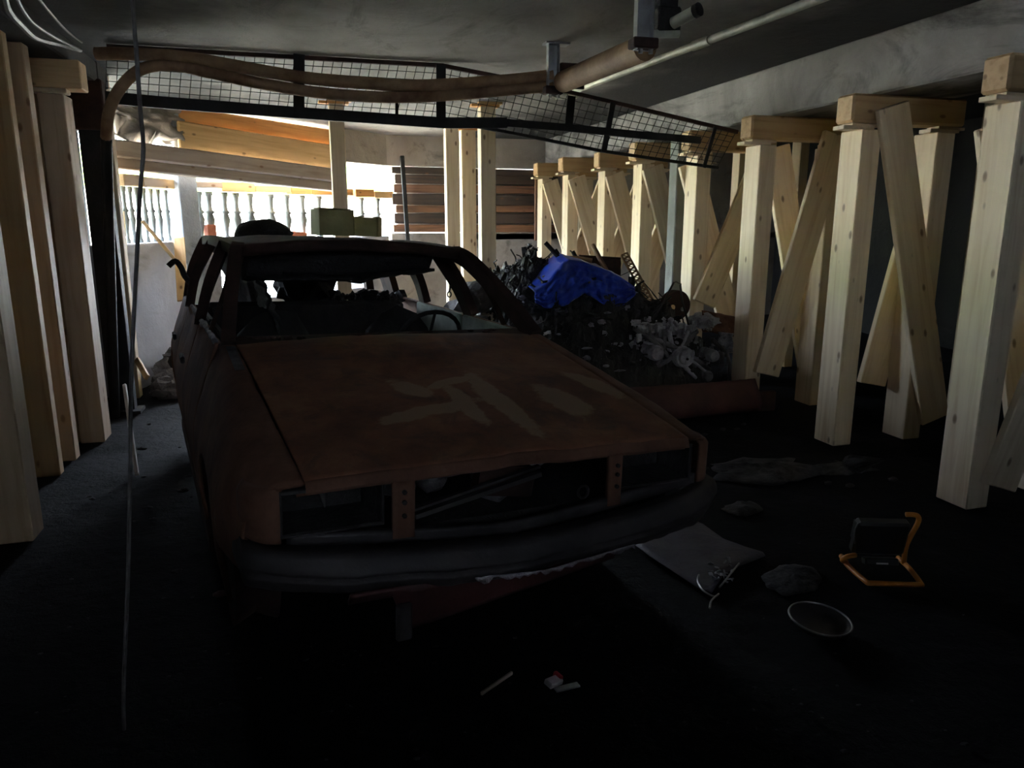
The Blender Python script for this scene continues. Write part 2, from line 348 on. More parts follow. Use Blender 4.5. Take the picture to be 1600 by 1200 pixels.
# back wall
BY = 10.5
struct(MB().box((4.33, BY + 0.22, 2.405), (6.14, 0.36, 0.40)).slab([wl(2.72), wl(3.74), wl(3.74, 0.26), wl(2.72, 0.26)], 2.205, 2.605).build('trim_3', 'back'), 'stained concrete lintel over the charred boarding', 'lintel')
wb = MB(); wb.box((4.4, BY + 0.2, 0.555), (6.2, 0.3, 1.51)); wb.box((5.6, BY + 0.21, 1.92), (3.7, 0.3, 1.4)); wb.box((2.6, BY + 0.26, 1.76), (2.4, 0.1, 0.84))
wb.box((4.95, BY + 0.2, 1.27), (5.0, 0.3, 0.12))
wall_back = struct(wb.build('wall_back', 'back', bevel=0.01), 'brown stained concrete back wall with charred boarding', 'wall')
zz = 1.32; k = 0
hts = [0.115, 0.15, 0.105, 0.16, 0.12, 0.13, 0.10]
for k, h in enumerate(hts):
    mt = ['brown_plank', 'charred_plank', 'brown_plank', 'charred_plank', 'brown_plank', 'charred_plank', 'charred_plank'][k]
    timber('plank', (1.33 + 0.02 * (k % 3), BY + 0.05 + 0.02 * (k % 2), zz + h / 2), (3.72, BY + 0.06 + 0.02 * (k % 2), zz + h / 2 + 0.01 * ((k % 3) - 1)), h - 0.012, 0.04, mt, wall_back, hint=(0, 1, 0))
    zz += h
# hint gives depth along Y, so w is the board height
for (px, wpx) in ((840, 0.09),):
    p = atY(px, 300, BY); timber('batten', (p.x, BY - 0.01, 1.2), (p.x, BY - 0.01, 2.2), wpx, 0.05, 'brown_plank', wall_back)
p = atY(634, 300, BY - 0.1); timber('iron_bar', (p.x + .02, BY - 0.05, 1.1), (p.x - 0.03, BY - 0.05, 2.33), 0.055, 0.05, 'soot_metal', wall_back)

# ================================================================== OUTDOORS
def lawn(u, v):
    x = -30 + 62 * u; d = 0.3 + 34 * v
    p = Vector(wl(0, d)) + Vector((WD.x, WD.y)) * (-30 + 60 * u)
    z = 0.75 + 0.02 * d + 0.2 * fbm((p.x * .2, p.y * .2, 0)) + max(0, d - 6) * 0.10
    return (p.x, p.y, z)
lw = MB(); lw.grid(40, 30, lawn); struct(lw.build('ground_outdoors', 'lawn', smooth=True), 'sunlit overgrown lawn outside the balustrade', 'lawn')
hd = MB()
for i in range(26):
    p = Vector(wl(-26 + 2.3 * i, 21 + random.uniform(-1, 1))); hd.blob((p.x, p.y, 2.9 + random.uniform(-.4, .6)), (1.9, 1.6, 1.6), 0.45, 8, i)
tag(hd.build('hedge', 'leaf'), 'leafy green hedge outside beyond the lawn', 'hedge', kind='stuff')

# balustrade on the parapet
def bal_profile(h): return [(0.035, 0), (0.035, 0.03), (0.022, 0.05), (0.028, .12), (0.046, .21), (0.03, .27), (0.05, .29), (0.03, .31), (0.024, .38), (0.03, h - .05), (0.038, h - .03), (0.038, h)]
bp = MB().lathe(bal_profile(0.50), n=10).build('baluster', 'baluster', smooth=True); used = [False]
def balustrade(name, label, pxs, rails, thin=1.15, atW=atW, WN=WN):
    b0 = atW(pxs[0], 372, -0.13); root = thing(name, label, 'balustrade', (b0.x, b0.y, 1.28))
    for px in pxs:
        q = atW(px, 340, -0.13); o = bp if not used[0] else bp.copy()
        if used[0]: COL.objects.link(o)
        used[0] = True
        o.parent = root; o.location = (q.x - b0.x, q.y - b0.y, 0.0); o.scale = (thin, thin, 1)
    for (x0, x1, z0, h, mt) in rails:
        a = atW(x0, 300, -0.13); b = atW(x1, 300, -0.13)
        timber('rail_board', (a.x, a.y, z0), (b.x, b.y, z0 + 0.008), h, 0.16, mt, root, hint=(WN.x, WN.y, 0))
    return root
balustrade('balustrade', 'turned concrete balusters under broken orange rail boards', [312, 328, 352, 370, 392, 424, 449, 473, 499, 524],
           [(300, 345, 1.845, 0.06, 'old_timber'), (340, 392, 1.835, 0.10, 'spruce_tan'), (393, 448, 1.83, 0.07, 'spruce_tan'), (449, 481, 1.83, 0.09, 'spruce_orange'), (482, 545, 1.83, 0.08, 'spruce_orange')])
balustrade('balustrade', 'two turned balusters beside the charred boarding', [565, 590],
           [(549, 578, 1.83, 0.10, 'spruce_orange'), (579, 608, 1.82, 0.09, 'spruce_tan')])
balustrade('balustrade', 'thin overexposed balusters beside the black steel column', [188, 197, 207, 217, 228, 239, 250, 262],
           [(182, 212, 1.83, 0.10, 'spruce_tan'), (213, 262, 1.83, 0.09, 'spruce_tan')], 0.6, atS, SN)

# timber lintels over the opening
def wtimber(name, label, a, b, zs, h, d, mat, off, cat='timber beam'):
    p = atW(a[0], a[1], off); q = atW(b[0], b[1], off)
    o = timber(name, p, q, h, d, mat, None, hint=(WN.x, WN.y, 0), bevel=0.012); return tag(o, label, cat)
wtimber('timber_beam', 'round edged grey old beam resting above the window opening', (150, 229), (524, 275), 0, 0.15, 0.2, 'old_timber', 0.24)
wtimber('timber_beam', 'flat grey old board under the round edged beam', (150, 248), (524, 290), 0, 0.14, 0.14, 'old_timber', 0.19)
wtimber('formwork_board', 'tan spruce board directly above the grey old beam', (278, 213), (522, 247), 0, 0.30, 0.04, 'spruce_tan', 0.08, 'board')
wtimber('formwork_board', 'orange spruce board under the ceiling above the tan board', (278, 184), (522, 218), 0, 0.22, 0.04, 'spruce_orange', 0.02, 'board')

# ================================================================== TIMBER SHORING, RIGHT ROW
def shoring(label, X0, Y, front, back, ph=2.03, hx=0.80, span=0.57, mats=('spruce', 'spruce_brown', 'spruce'), mirror=1, top=None, htop=2.24, wd=0.14):
    root = thing('shoring_frame', label, 'shoring frame', (X0, Y, 0))
    s = mirror
    for j in (0, 1):
        x = X0 + s * (wd / 2 + span * j)
        timber('post', (x, Y + 0.1, 0.0), (x, Y + 0.1, ph), wd, 0.20, mats[0], root)
        dx = -0.06 if j == 0 else 0.03
        timber('wedge', (x + s * (dx - 0.13), Y + 0.08, ph + 0.012), (x + s * (dx + 0.10), Y + 0.08, ph + 0.014), 0.024, 0.10, mats[0], root, bevel=0.003)
        timber('wedge', (x + s * (dx - 0.05), Y + 0.10, ph + 0.034), (x + s * (dx + 0.16), Y + 0.10, ph + 0.030), 0.018, 0.10, mats[0], root, bevel=0.003)
    timber('header_beam', (X0 - s * 0.07, Y + 0.10, (ph + 0.042 + htop) / 2), (X0 + s * hx, Y + 0.10, (ph + 0.042 + htop) / 2), htop - ph - 0.042, 0.16, mats[1], root, bevel=0.014)
    for (seg, yy) in ((front, Y - 0.024), (back, Y + 0.225)):
        if seg:
            (xa, za), (xb, zb) = seg
            timber('brace', (X0 + s * xa, yy, za), (X0 + s * xb, yy, zb), 0.225, 0.045, mats[2], root)
    return root
def pxseg(X0, yy, a, b):
    p, q = atY(*a, yy), atY(*b, yy); return ((p.x - X0, p.z), (q.x - X0, q.z))
X1 = 3.30; shoring('pale timber shoring frame standing closest to the orange work lamp', X1, 2.89, ((0.16, 0.12), (0.75, 1.95)), ((0.66, 0.12), (0.10, 1.95)))
X2 = 3.40; shoring('second shoring frame from the work lamp, its front brace leaning against the concrete beam', X2, 4.04, pxseg(X2, 4.02, (1393, 165), (1458, 655)), pxseg(X2, 4.27, (1360, 600), (1466, 215)))
X3 = 3.36; shoring('third shoring frame from the work lamp, beside the ash white engine', X3, 5.05, pxseg(X3, 5.03, (1306, 210), (1196, 585)), pxseg(X3, 5.28, (1212, 230), (1268, 590)), span=0.62)
X4 = 3.39; shoring('fourth shoring frame from the work lamp, behind the charred brake drum', X4, 6.02, ((0.12, 0.75), (0.62, 1.98)), ((0.05, 1.98), (0.6, 0.4)), span=0.6)
X5 = 3.36; shoring('fifth shoring frame from the work lamp, behind the perforated steel bar', X5, 7.05, ((0.10, 2.0), (0.60, 0.5)), ((0.6, 1.95), (0.05, 0.5)), span=0.6)
X6 = 3.43; shoring('sixth shoring frame from the work lamp, behind the blue tarpaulin', X6, 8.15, ((0.10, 2.0), (0.60, 0.5)), ((0.6, 1.95), (0.05, 0.5)), span=0.6)
X7 = 3.28; shoring('seventh shoring frame from the work lamp, second from the boarded wall', X7, 8.95, ((0.10, 2.0), (0.60, 0.5)), ((0.6, 1.95), (0.05, 0.5)), span=0.6)
X8 = 3.26; shoring('shoring frame standing against the charred boarded wall', X8, 9.90, ((0.10, 2.0), (0.60, 0.5)), None, span=0.6)
for (px, X, lb) in ((1153, 4.75, 'slim pale post glimpsed behind the fourth shoring frame'), (1246, 4.85, 'slim pale post glimpsed behind the third shoring frame'), (1541, 4.9, 'slim pale post in the dark bay beside the second shoring frame')):
    p = atX(px, 300, X); tag(timber('timber_post', (X, p.y, 0), (X, p.y, 2.6), 0.10, 0.14, 'spruce'), lb, 'timber post')
# grey-green column between the frames
pc = atY(1066, 350, 6.62)
struct(MB().box((pc.x, 6.7, 1.3), (0.16, 0.16, 2.6)).build('trim_4', 'column_grey', bevel=0.01), 'slim grey green square column among the shoring frames', 'column')

# ================================================================== TIMBER SHORING, LEFT ROW
def lpost(name, label, xa, xb, Y, d, top, mat, cat='timber post'):
    o = timber(name, ((xa + xb) / 2, Y + d / 2, 0), ((xa + xb) / 2, Y + d / 2, top), xb - xa, d, mat); return tag(o, label, cat)
lpost('timber_post', 'thick brown timber post at the open end of the left row', -1.50, -1.262, 3.79, 0.16, 2.46, 'spruce_umber')
lpost('timber_post', 'dark brown timber post behind the thick end post', -1.60, -1.41, 4.80, 0.08, 2.46, 'spruce_brown')
lpost('timber_post', 'slim timber post between the dark post and the twin post', -1.50, -1.40, 5.10, 0.10, 2.46, 'spruce_umber')
tp = thing('shoring_frame', 'twin timber posts under a short header beside the black steel column', 'shoring frame', (-1.40, 5.5, 0))
timber('post', (-1.395, 5.6, 0), (-1.395, 5.6, 2.25), 0.15, 0.2, 'spruce_umber', tp); timber('post', (-1.52, 5.62, 0), (-1.52, 5.62, 2.25), 0.08, 0.18, 'spruce_brown', tp)
timber('header_beam', (-1.95, 5.6, 2.37), (-1.215, 5.6, 2.37), 0.17, 0.17, 'spruce_tan', tp)
timber('wedge', (-1.55, 5.55, 2.268), (-1.30, 5.55, 2.268), 0.03, 0.1, 'spruce', tp)
lpost('timber_post', 'narrow pale timber post behind the black steel column', -1.44, -1.335, 6.85, 0.12, 2.60, 'spruce')
# black steel column
bc = thing('steel_column', 'soot black steel column at the end of the left row', 'column', (-1.37, 6.35, 0))
MB().box((0, 0, 1.30), (0.17, 0.012, 2.6)).box((-0.08, 0.05, 1.30), (0.012, 0.1, 2.6)).box((0.08, 0.05, 1.30), (0.012, 0.1, 2.6)).build('channel', 'soot_metal', bc, bevel=0.003)
MB().box((0, 0.02, 0.012), (0.28, 0.2, 0.024)).build('base_plate', 'soot_metal', bc); MB().box((-0.01, 0.02, 2.3), (0.24, 0.14, 0.35)).build('head_bracket', 'rust_dark', bc, bevel=0.01)

# centre posts
def cpost(label, pxa, pxb, Y, top, mat='spruce', d=0.14):
    xa = atY(pxa, 300, Y).x; xb = atY(pxb, 300, Y).x; xm = (xa + xb) / 2
    root = thing('timber_prop', label, 'timber post', (xm, Y, 0))
    timber('post', (xm, Y + d / 2, 0), (xm, Y + d / 2, top - 0.05), xb - xa, d, mat, root)
    timber('wedge', (xm - 0.16, Y + d / 2, top - 0.037), (xm + 0.12, Y + d / 2, top - 0.037), 0.024, 0.1, 'spruce_orange', root, bevel=0.003)
    timber('wedge', (xm - 0.08, Y + d / 2, top - 0.012), (xm + 0.15, Y + d / 2, top - 0.012), 0.022, 0.1, 'spruce_tan', root, bevel=0.003)
cpost('lone green tinged timber post in front of the orange boards', 520, 543, 7.55, CZ, 'spruce', 0.16)
cpost('thin timber post between two others before the charred boarding', 722, 744, 9.25, CZ, 'spruce')
cpost('timber post next to the charred boarding, farther from the wreck', 698, 718, 9.05, CZ, 'spruce')
cpost('taller timber post standing closest to the charred heap', 752, 775, 7.35, CZ, 'spruce')

# ================================================================== CEILING SERVICES
# wire mesh strip
MY = 5.72
mp_top = [(165, 52), (250, 60), (460, 81), (575, 91), (690, 101), (820, 128), (940, 156), (1050, 182), (1150, 206)]
mp_bot = [(165, 148), (250, 155), (460, 172), (575, 180), (690, 187), (820, 212), (940, 236), (1050, 252), (1120, 262)]
def lerp_path(path, n):
    P = [Vector(p) for p in path]; ls = [0]
    for a, b in zip(P, P[1:]): ls.append(ls[-1] + (b - a).length)
    out = []
    for i in range(n + 1):
        t = ls[-1] * i / n
        for j in range(len(P) - 1):
            if t <= ls[j + 1] + 1e-9: out.append(P[j].lerp(P[j + 1], (t - ls[j]) / (ls[j + 1] - ls[j]))); break
        else: out.append(P[-1])
    return out
T3 = [atY(x, y, MY) for x, y in mp_top]; B3 = [atY(x, y, MY) for x, y in mp_bot]
for p in T3: p.z = min(p.z, CZ - 0.02)
ms = thing('mesh_strip', 'long sagging rusty wire mesh strip hanging under the ceiling', 'wire mesh', (T3[0].x, MY, 2.2)); mo = Vector(ms.location)
NT, NBs = 72, 7
tt, bb = lerp_path(T3, NT), lerp_path(B3, NT)
w = MB()
for a, b in zip(tt, bb): w.bar(a - mo, b - mo, 0.0042, 0.0042)
for j in range(1, NBs):
    for i in range(NT): w.bar(tt[i].lerp(bb[i], j / NBs) - mo, tt[i + 1].lerp(bb[i + 1], j / NBs) - mo, 0.0042, 0.0042)
w.build('wire_mesh', 'soot_metal', ms)
def rail(path, r): 
    m = MB()
    for a, b in zip(path, path[1:]): m.bar(a - mo, b - mo + (b - a) * 0.02, r, 0.03)
    return m
rail(T3, 0.028).build('top_rail', 'rust_dark', ms); rail(B3[4:], 0.022).build('lower_rail', 'soot_metal', ms)
lowp = [atY(x, y, MY - 0.03) for x, y in [(165, 152), (250, 160), (460, 176), (690, 192), (790, 192), (890, 200), (990, 210), (1092, 219)]]
rail(lowp[:5], 0.075).build('bottom_rail', 'soot_metal', ms); rail(lowp[4:], 0.055).build('bottom_rail', 'soot_metal', ms)
for (a, b, wd) in (((467, 80), (467, 178), 0.075), ((689, 101), (689, 193), 0.07), ((893, 150), (888, 202), 0.065), ((958, 160), (943, 238), 0.045), ((620, 160), (620, 195), 0.022), ((1118, 198), (1100, 262), 0.03)):
    p, q = atY(*a, MY - 0.035), atY(*b, MY - 0.035); p.z = min(p.z, CZ - .005); timber('flat_bar', p, q, wd, 0.012, 'soot_metal', ms, bevel=0.002)
# sagging pipes
def smooth_path(pts, n=6):
    P = [Vector(p) for p in pts]; out = []
    for i in range(len(P) - 1):
        p0, p1, p2, p3 = P[max(i - 1, 0)], P[i], P[i + 1], P[min(i + 2, len(P) - 1)]
        for k in range(n):
            t = k / n; out.append(0.5 * ((2 * p1) + (p2 - p0) * t + (2 * p0 - 5 * p1 + 4 * p2 - p3) * t * t + (3 * p1 - p0 - 3 * p2 + p3) * t ** 3))
    return out + [P[-1]]
def pipe(name, label, pts, r, mat, cat, n=10, sub=6):
    P = smooth_path(pts, sub) if sub else [Vector(p) for p in pts]; o = P[0].copy()
    ob = MB().tube([p - o for p in P], r, n).build(name, mat, smooth=True, auto=50); ob.location = o
    return tag(ob, label, cat)
def yl(px): return 5.50 - (px - 150) / (865 - 150) * 0.55
up = [(150, 84), (200, 84), (290, 90), (400, 109), (480, 122), (560, 129), (640, 134), (720, 131), (800, 125), (864, 118)]
lo = [(178, 640), (174, 450), (169, 300), (166, 215), (171, 172), (190, 135), (222, 108), (270, 102), (330, 114), (400, 129), (500, 145), (600, 152), (700, 149), (800, 140), (864, 135)]
pipe('sagging_pipe', 'upper of two sagging rusty pipes under the ceiling', [atY(x, y, yl(x)) for x, y in up], 0.040, 'rust_pipe', 'pipe')
lp_t = thing('sagging_pipe', 'lower sagging rusty pipe bending down along the black column', 'pipe', tuple(atY(166, 215, 5.6))); lpo = Vector(lp_t.location)
top = [atY(166, 215, 5.62)] + [atY(x, y, yl(x)) for x, y in lo[4:]]
MB().tube([p - lpo for p in smooth_path(top, 6)], 0.036, 10).build('bend', 'rust_pipe', lp_t, smooth=True)
drop = [atY(166, 215, 5.62), atY(168, 290, 5.8), atY(173, 450, 6.1), atY(178, 636, 6.22)]; drop[-1].z = 0.0
MB().tube([p - lpo for p in smooth_path(drop, 6)], 0.036, 10).build('drop', 'soot_metal', lp_t, smooth=True)
# hangers
def hanger(label, px, ytop, ybot, Y, w=0.07):
    p = atY(px, ybot, Y); r = thing('strut_hanger', label, 'hanger', (p.x, Y, CZ))
    h = CZ - p.z
    MB().box((0, 0, -h / 2), (w, 0.006, h)).box((-w / 2, -0.02, -h / 2), (0.006, 0.045, h)).box((w / 2, -0.02, -h / 2), (0.006, 0.045, h)).build('channel', 'galv', r)
    MB().box((0.02, -0.02, -0.006), (w + 0.09, 0.09, 0.012)).build('plate', 'galv', r)
    MB().box((0.0, -0.02, -h + 0.03), (w + 0.05, 0.08, 0.05)).build('clamp', 'rust_dark', r, bevel=0.006)
    for sx in (-0.025, 0.03): MB().lathe([(0.012, -0.02), (0.012, 0.0)], (sx, -0.045, -h + 0.0), 6).build('bolt', 'galv', r)
    return p
h1 = hanger('galvanised strut hanger holding the ends of the sagging pipes', 862, 70, 150, 4.93)
h2 = hanger('shiny galvanised strut hanger at the near end of the thick rusty pipe', 1002, 0, 80, 3.70, 0.085)
ra, rb = atY(880, 128, 4.86), atY(1008, 74, 3.76)
pipe('rusty_pipe', 'short thick rusty pipe between two strut hangers', [ra, rb], 0.066, 'rust_pipe', 'pipe', 16, 0)
g0 = atY(885, 122, 4.95)
gb = thing('gear_box', 'small black rusty bracket box at the far end of the thick pipe', 'bracket', tuple(g0))
MB().box((0, 0, 0.02), (0.13, 0.12, 0.13)).build('housing', 'rust_dark', gb, bevel=0.012); MB().box((0.02, -0.06, -0.06), (0.16, 0.02, 0.03)).build('flange', 'soot_metal', gb)
# conduit under the ceiling
c0, c1 = atz(885, 147, 2.53), atz(1290, -6, 2.53)
pipe('conduit', 'long pale conduit running under the ceiling along the beam', [c0, c0.lerp(c1, .5), c1, c1 + (c1 - c0) * 0.8], 0.024, 'pale_pipe', 'conduit', 10, 0)
q = c0.lerp(c1, 0.66); e = (c1 - c0).normalized()
pipe('conduit_joint', 'pale sleeve joint on the long conduit', [q - e * 0.09, q + e * 0.09], 0.030, 'pale_pipe', 'joint', 10, 0)
pipe('conduit_stub', 'bent yellowish pipe end below the pipe hanger', [atz(868, 150, 2.50), atz(900, 149, 2.5), c0 + Vector((0, 0, -0.004))], 0.03, 'pale_pipe', 'pipe', 10, 4)
s0 = atY(1040, 42, 3.8); br = thing('pipe_bracket', 'black ceiling bracket holding a pale pipe stub', 'bracket', tuple(s0))
MB().box((0, 0, 0.03), (0.13, 0.10, 0.12)).build('body', 'black_char', br, bevel=0.01)
a, b = atY(1052, 36, 3.72) - s0, atY(1086, 18, 3.60) - s0
MB().tube([a, b], 0.030, 12).build('stub', 'pale_pipe', br, smooth=True, auto=50); MB().tube([b, b + (b - a) * 0.2], 0.034, 12).build('cap', 'black_char', br, smooth=True, auto=50)
MB().box((0, 0.0, 0.10), (0.10, 0.06, 0.20)).build('drop_rod', 'black_char', br)
MB().tube([Vector((-.09, -0.02, -.045)), Vector((.06, -0.03, -.035))], 0.022, 10).build('stub', 'pale_pipe', br, smooth=True, auto=50)
# cables at the upper left
def cab(label, pts, r=0.012, z=2.42):
    pipe('cable', label, [atY(x, y, Y) for x, y, Y in pts], r, 'cable', 'cable', 7, 6)
cab('thick cable looping below the soot black beam', [(5, -10, 3.3), (12, 15, 3.5), (32, 38, 3.8), (55, 58, 4.2), (90, 68, 4.7), (125, 78, 5.2)], 0.014)
cab('thin cable hanging slack below the soot black beam', [(25, -5, 3.4), (35, 15, 3.6), (52, 36, 3.9), (85, 58, 4.4), (122, 76, 5.0)], 0.008)
cab('straight thin cable crossing the sooty ceiling corner', [(58, -5, 3.6), (80, 22, 4.0), (104, 48, 4.5), (128, 66, 5.1)], 0.006)
# rope hanging close to the camera
rp = [atY(x, y, 2.2) for x, y in [(207, 0), (213, 80), (219, 170), (224, 232), (219, 300), (213, 420), (207, 540), (204, 640), (203, 760), (200, 900), (196, 1000), (193, 1085)]]
rp = [rp[0] + (rp[0] - rp[2]).normalized() * 0.585] + rp; rp[0].z = 2.6; rp.append(Vector((rp[-1].x - 0.01, 2.2, 0.0)))
pipe('hanging_cord', 'thin grey cord hanging from ceiling to floor', rp, 0.0055, 'rope', 'cord', 7, 4)

# ================================================================== BURNT CAR
CX, CY, CYAW, CROLL = 0.596, 2.077, 0.177, 0.034
car = thing('burnt_car', 'burnt out rust red estate car without glass or headlamps', 'car', (CX, CY, 0), (0, CROLL, CYAW))
CM = (Matrix.Rotation(CYAW, 3, 'Z') @ Matrix.Rotation(CROLL, 3, 'Y')); CMI = CM.transposed()
def cl(px, py, axis, val):                                     # pixel -> car coordinates (x right, y to the rear, z up)
    o = CMI @ (Vector((0, 0, CAMH)) - Vector((CX, CY, 0))); d = CMI @ ray(px, py); return o + d * ((val - o[axis]) / d[axis])
def chood(px, py):
    z = 0.85
    for _ in range(8): p = cl(px, py, 2, z); z = 0.782 + 0.15 * p.y
    return p
HZ0, HZ1, HL_ = 0.782, 0.975, 1.26
def hz(y): t = max(0, min(1, y / HL_)); return HZ0 + (HZ1 - HZ0) * (t + 0.18 * t * (1 - t))
def seam(y): return 0.645 + 0.02 * y
def hwid(y, z):
    t = max(0.0, min(1.0, (z - 0.25) / 0.7)); w = 0.80 + 0.045 * math.sin(math.pi * min(1, t * 0.95 + 0.1)) - 0.05 * max(0, t - 0.55) / 0.45
    if y < 0.5: w -= 0.05 * (1 - y / 0.5) ** 2
    if y > 3.5: w -= 0.09 * ((y - 3.5) / 0.65) ** 2
    return w
def zbot(y):
    z = 0.26
    for yc in (0.80, 3.32):
        d = abs(y - yc)
        if d < 0.36: z = max(z, 0.27 + math.sqrt(0.36 ** 2 - d * d))
    if y < 0.40: z = max(z, 0.50)
    return z
# hood with two converging pressed ridges
r1a, r1b, r2a, r2b = chood(668, 600), chood(778, 716), chood(747, 600), chood(838, 690)
def ridge(x, y):
    s = 0
    for a, b in ((r1a, r1b), (r2a, r2b)):
        t = (y - a.y) / (b.y - a.y); xr = a.x + (b.x - a.x) * t; s += math.tanh((x - xr) / 0.012) * (1 if a is r1a else -1)
    return 0.006 * s / 2
def hoodf(u, v):
    y = HL_ * v ** 1.0; xs = seam(y) - 0.004; x = -xs + 2 * xs * u; c = 1 - (x / xs) ** 2
    bow = -0.045 * c * (1 - v) ** 2
    z = hz(y) + 0.022 * c + ridge(x, y) * min(1, max(0.0, (1.05 - v) * 6)) + 0.004 * fbm((x * 3, y * 3, 1))
    if v > 0.93: z -= 0.010 * (v - .93) / .07
    return (x, y + bow, z)
ell = []
for (px, py, ang_to, sx, sy) in ((780, 642, (828, 684), .052, .30), (728, 648, (768, 690), .034, .20), (880, 637, (912, 655), .075, .15), (672, 656, (730, 645), .045, .20), (930, 608, (965, 622), .06, .16), (705, 612, (730, 606), .03, .12), (640, 620, (600, 600), .05, .1)):
    p, q2 = chood(px, py), chood(*ang_to); ell.append((p.x, p.y, math.atan2(q2.y - p.y, q2.x - p.x) - math.pi / 2, sx, sy))
M['hood'] = hood_mat(ell)
h = MB(); h.grid(72, 48, hoodf); hood = h.build('hood', 'hood', car, smooth=True, thick=0.012)
def lip(u, v):
    p = hoodf(u, 0); return (p[0], p[1] - 0.012 * math.sin(v * 3.1416 / 2) + 0.02 * v * 0, p[2] - 0.034 * v)
h = MB(); h.grid(48, 4, lip); h.build('hood_lip', 'rust_red', hood, smooth=True, thick=0.010)
# fenders, doors, quarter panels
def panel(name, sgn, y0, y1, prof, n=28, m=14, mat='rust_red', parent=car, front=0.0):
    def fn(u, v):
        y = y0 + (y1 - y0) * u; pts = prof(y); t = v * (len(pts) - 1); i = min(int(t), len(pts) - 2); f = t - i
        x = pts[i][0] + (pts[i + 1][0] - pts[i][0]) * f; z = pts[i][1] + (pts[i + 1][1] - pts[i][1]) * f
        yy = y
        if front and u < 0.25: yy = y + (1 - u / 0.25) * front * max(0.0, (x - 0.66) / 0.17) ** 2
        d = 0.005 * fbm((x * 4 * sgn, yy * 4, z * 4))
        return (sgn * (x + d), yy, z)
    g = MB(); g.grid(n, m, fn); return g.build(name, mat, parent, smooth=True, thick=0.014)
def prof_f(y):
    s, zh, zb = seam(y), hz(y), zbot(y); k = [(s + 0.004, zh - 0.002), (s + 0.06, zh - 0.004), (hwid(y, zh - .06) - 0.018, zh - 0.035)]
    zt = zh - 0.10
    if zb > zt - 0.02: zt = zb + 0.03
    for i in range(8): z = zt + (zb - zt) * i / 7; k.append((hwid(y, z), z))
    return k
BELT = 0.965
def prof_d(y):
    zb = zbot(y); k = [(hwid(y, BELT) - 0.035, BELT - 0.004), (hwid(y, BELT) - 0.008, BELT - 0.004), (hwid(y, BELT - .04), BELT - 0.035)]
    for i in range(8): z = BELT - 0.10 + (zb - BELT + 0.10) * i / 7; k.append((hwid(y, z), z))
    return k
for sg in (-1, 1):
    panel('fender', sg, 0.0, 1.30, prof_f, 56, 26, front=0.13)
    for (a, b) in ((1.31, 2.12), (2.13, 2.93)):
        d = panel('door', sg, a, b, prof_d, 24, 20)
        if sg < 0:
            hnd = MB(); hnd.box((-0.842, b - 0.14, 0.80), (0.02, 0.13, 0.035)); hnd.build('door_handle', 'black_char', d, bevel=0.006)
        if sg > 0: # bleached inner skin of the doors
            MB().box((hwid(1.7, .9) - 0.075, (a + b) / 2, 0.85), (0.03, b - a - 0.05, 0.235)).build('inner_skin', 'pale_green', d, bevel=0.008)
        else: MB().box((-hwid(1.7, .9) + 0.075, (a + b) / 2, 0.80), (0.03, b - a - 0.05, 0.33)).build('inner_skin', 'black_char', d, bevel=0.008)
    panel('quarter_panel', sg, 2.94, 4.12, prof_d, 56, 26)
    MB().box((sg * 0.78, 1.95, 0.24), (0.09, 2.0, 0.09)).build('sill', 'rust_dark', car, bevel=0.02)
for sg in (-1, 1):                                              # fender nose wrapping round to the lamp
    def nose(u, v):
        a = u * math.pi / 2; x = 0.705 + 0.095 * math.sin(a) ** 0.9; y = 0.008 + 0.14 * (1 - math.cos(a)); z = 0.775 - 0.02 * u - (0.165 - 0.03 * u) * v
        if v < 0.12: x -= 0.02 * (0.12 - v) / 0.12; y += 0.02 * (0.12 - v) / 0.12
        return (sg * x, y, z)
    g = MB(); g.grid(12, 12, nose); g.build('fender_nose', 'rust_red', car, smooth=True, thick=0.012)
    g = MB(); g.grid(6, 4, lambda u, v: (sg * (0.64 + 0.075 * u), 0.004 + 0.05 * v, hz(0.0) - 0.006 * u - 0.004)); g.build('fender_cap', 'rust_red', car, smooth=True, thick=0.01)
# ashy strip along the left belt line, lit panel edges put into its colour
g = MB(); ys = [1.36 + 0.05 * i for i in range(30)]
g.tube([(-hwid(y, BELT) + 0.012, y, BELT + 0.002) for y in ys], [0.010 + 0.012 * abs(fbm((y * 5, 1, 0))) for y in ys], 8); g.build('lit_ash_ridge', 'ash', car, smooth=True)
g = MB(); ys = [0.92 + 0.03 * i for i in range(11)]
g.grid(10, 3, lambda u, v: (-seam(1.0) - 0.012 - 0.035 * v, 0.90 + 0.30 * u, hz(0.90 + 0.30 * u) + 0.001 + 0.002 * fbm((u * 5, v, 0)))); g.build('lit_ash_strip', 'ash_dark', car, smooth=True, thick=0.003)
# cowl below the windscreen
MB().box((0, 1.33, 0.955), (1.36, 0.16, 0.03), (0.1, 0, 0)).build('cowl', 'rust_dark', car, bevel=0.006)
g = MB()
for i in range(26):
    x = random.uniform(-0.62, 0.62); g.blob((x, 1.28 + random.uniform(-.03, .05), 0.983), (random.uniform(.01, .035), .012, random.uniform(.004, .010)), .5, 6, i)
g.build('cowl_rubble', 'rust_dark', car)
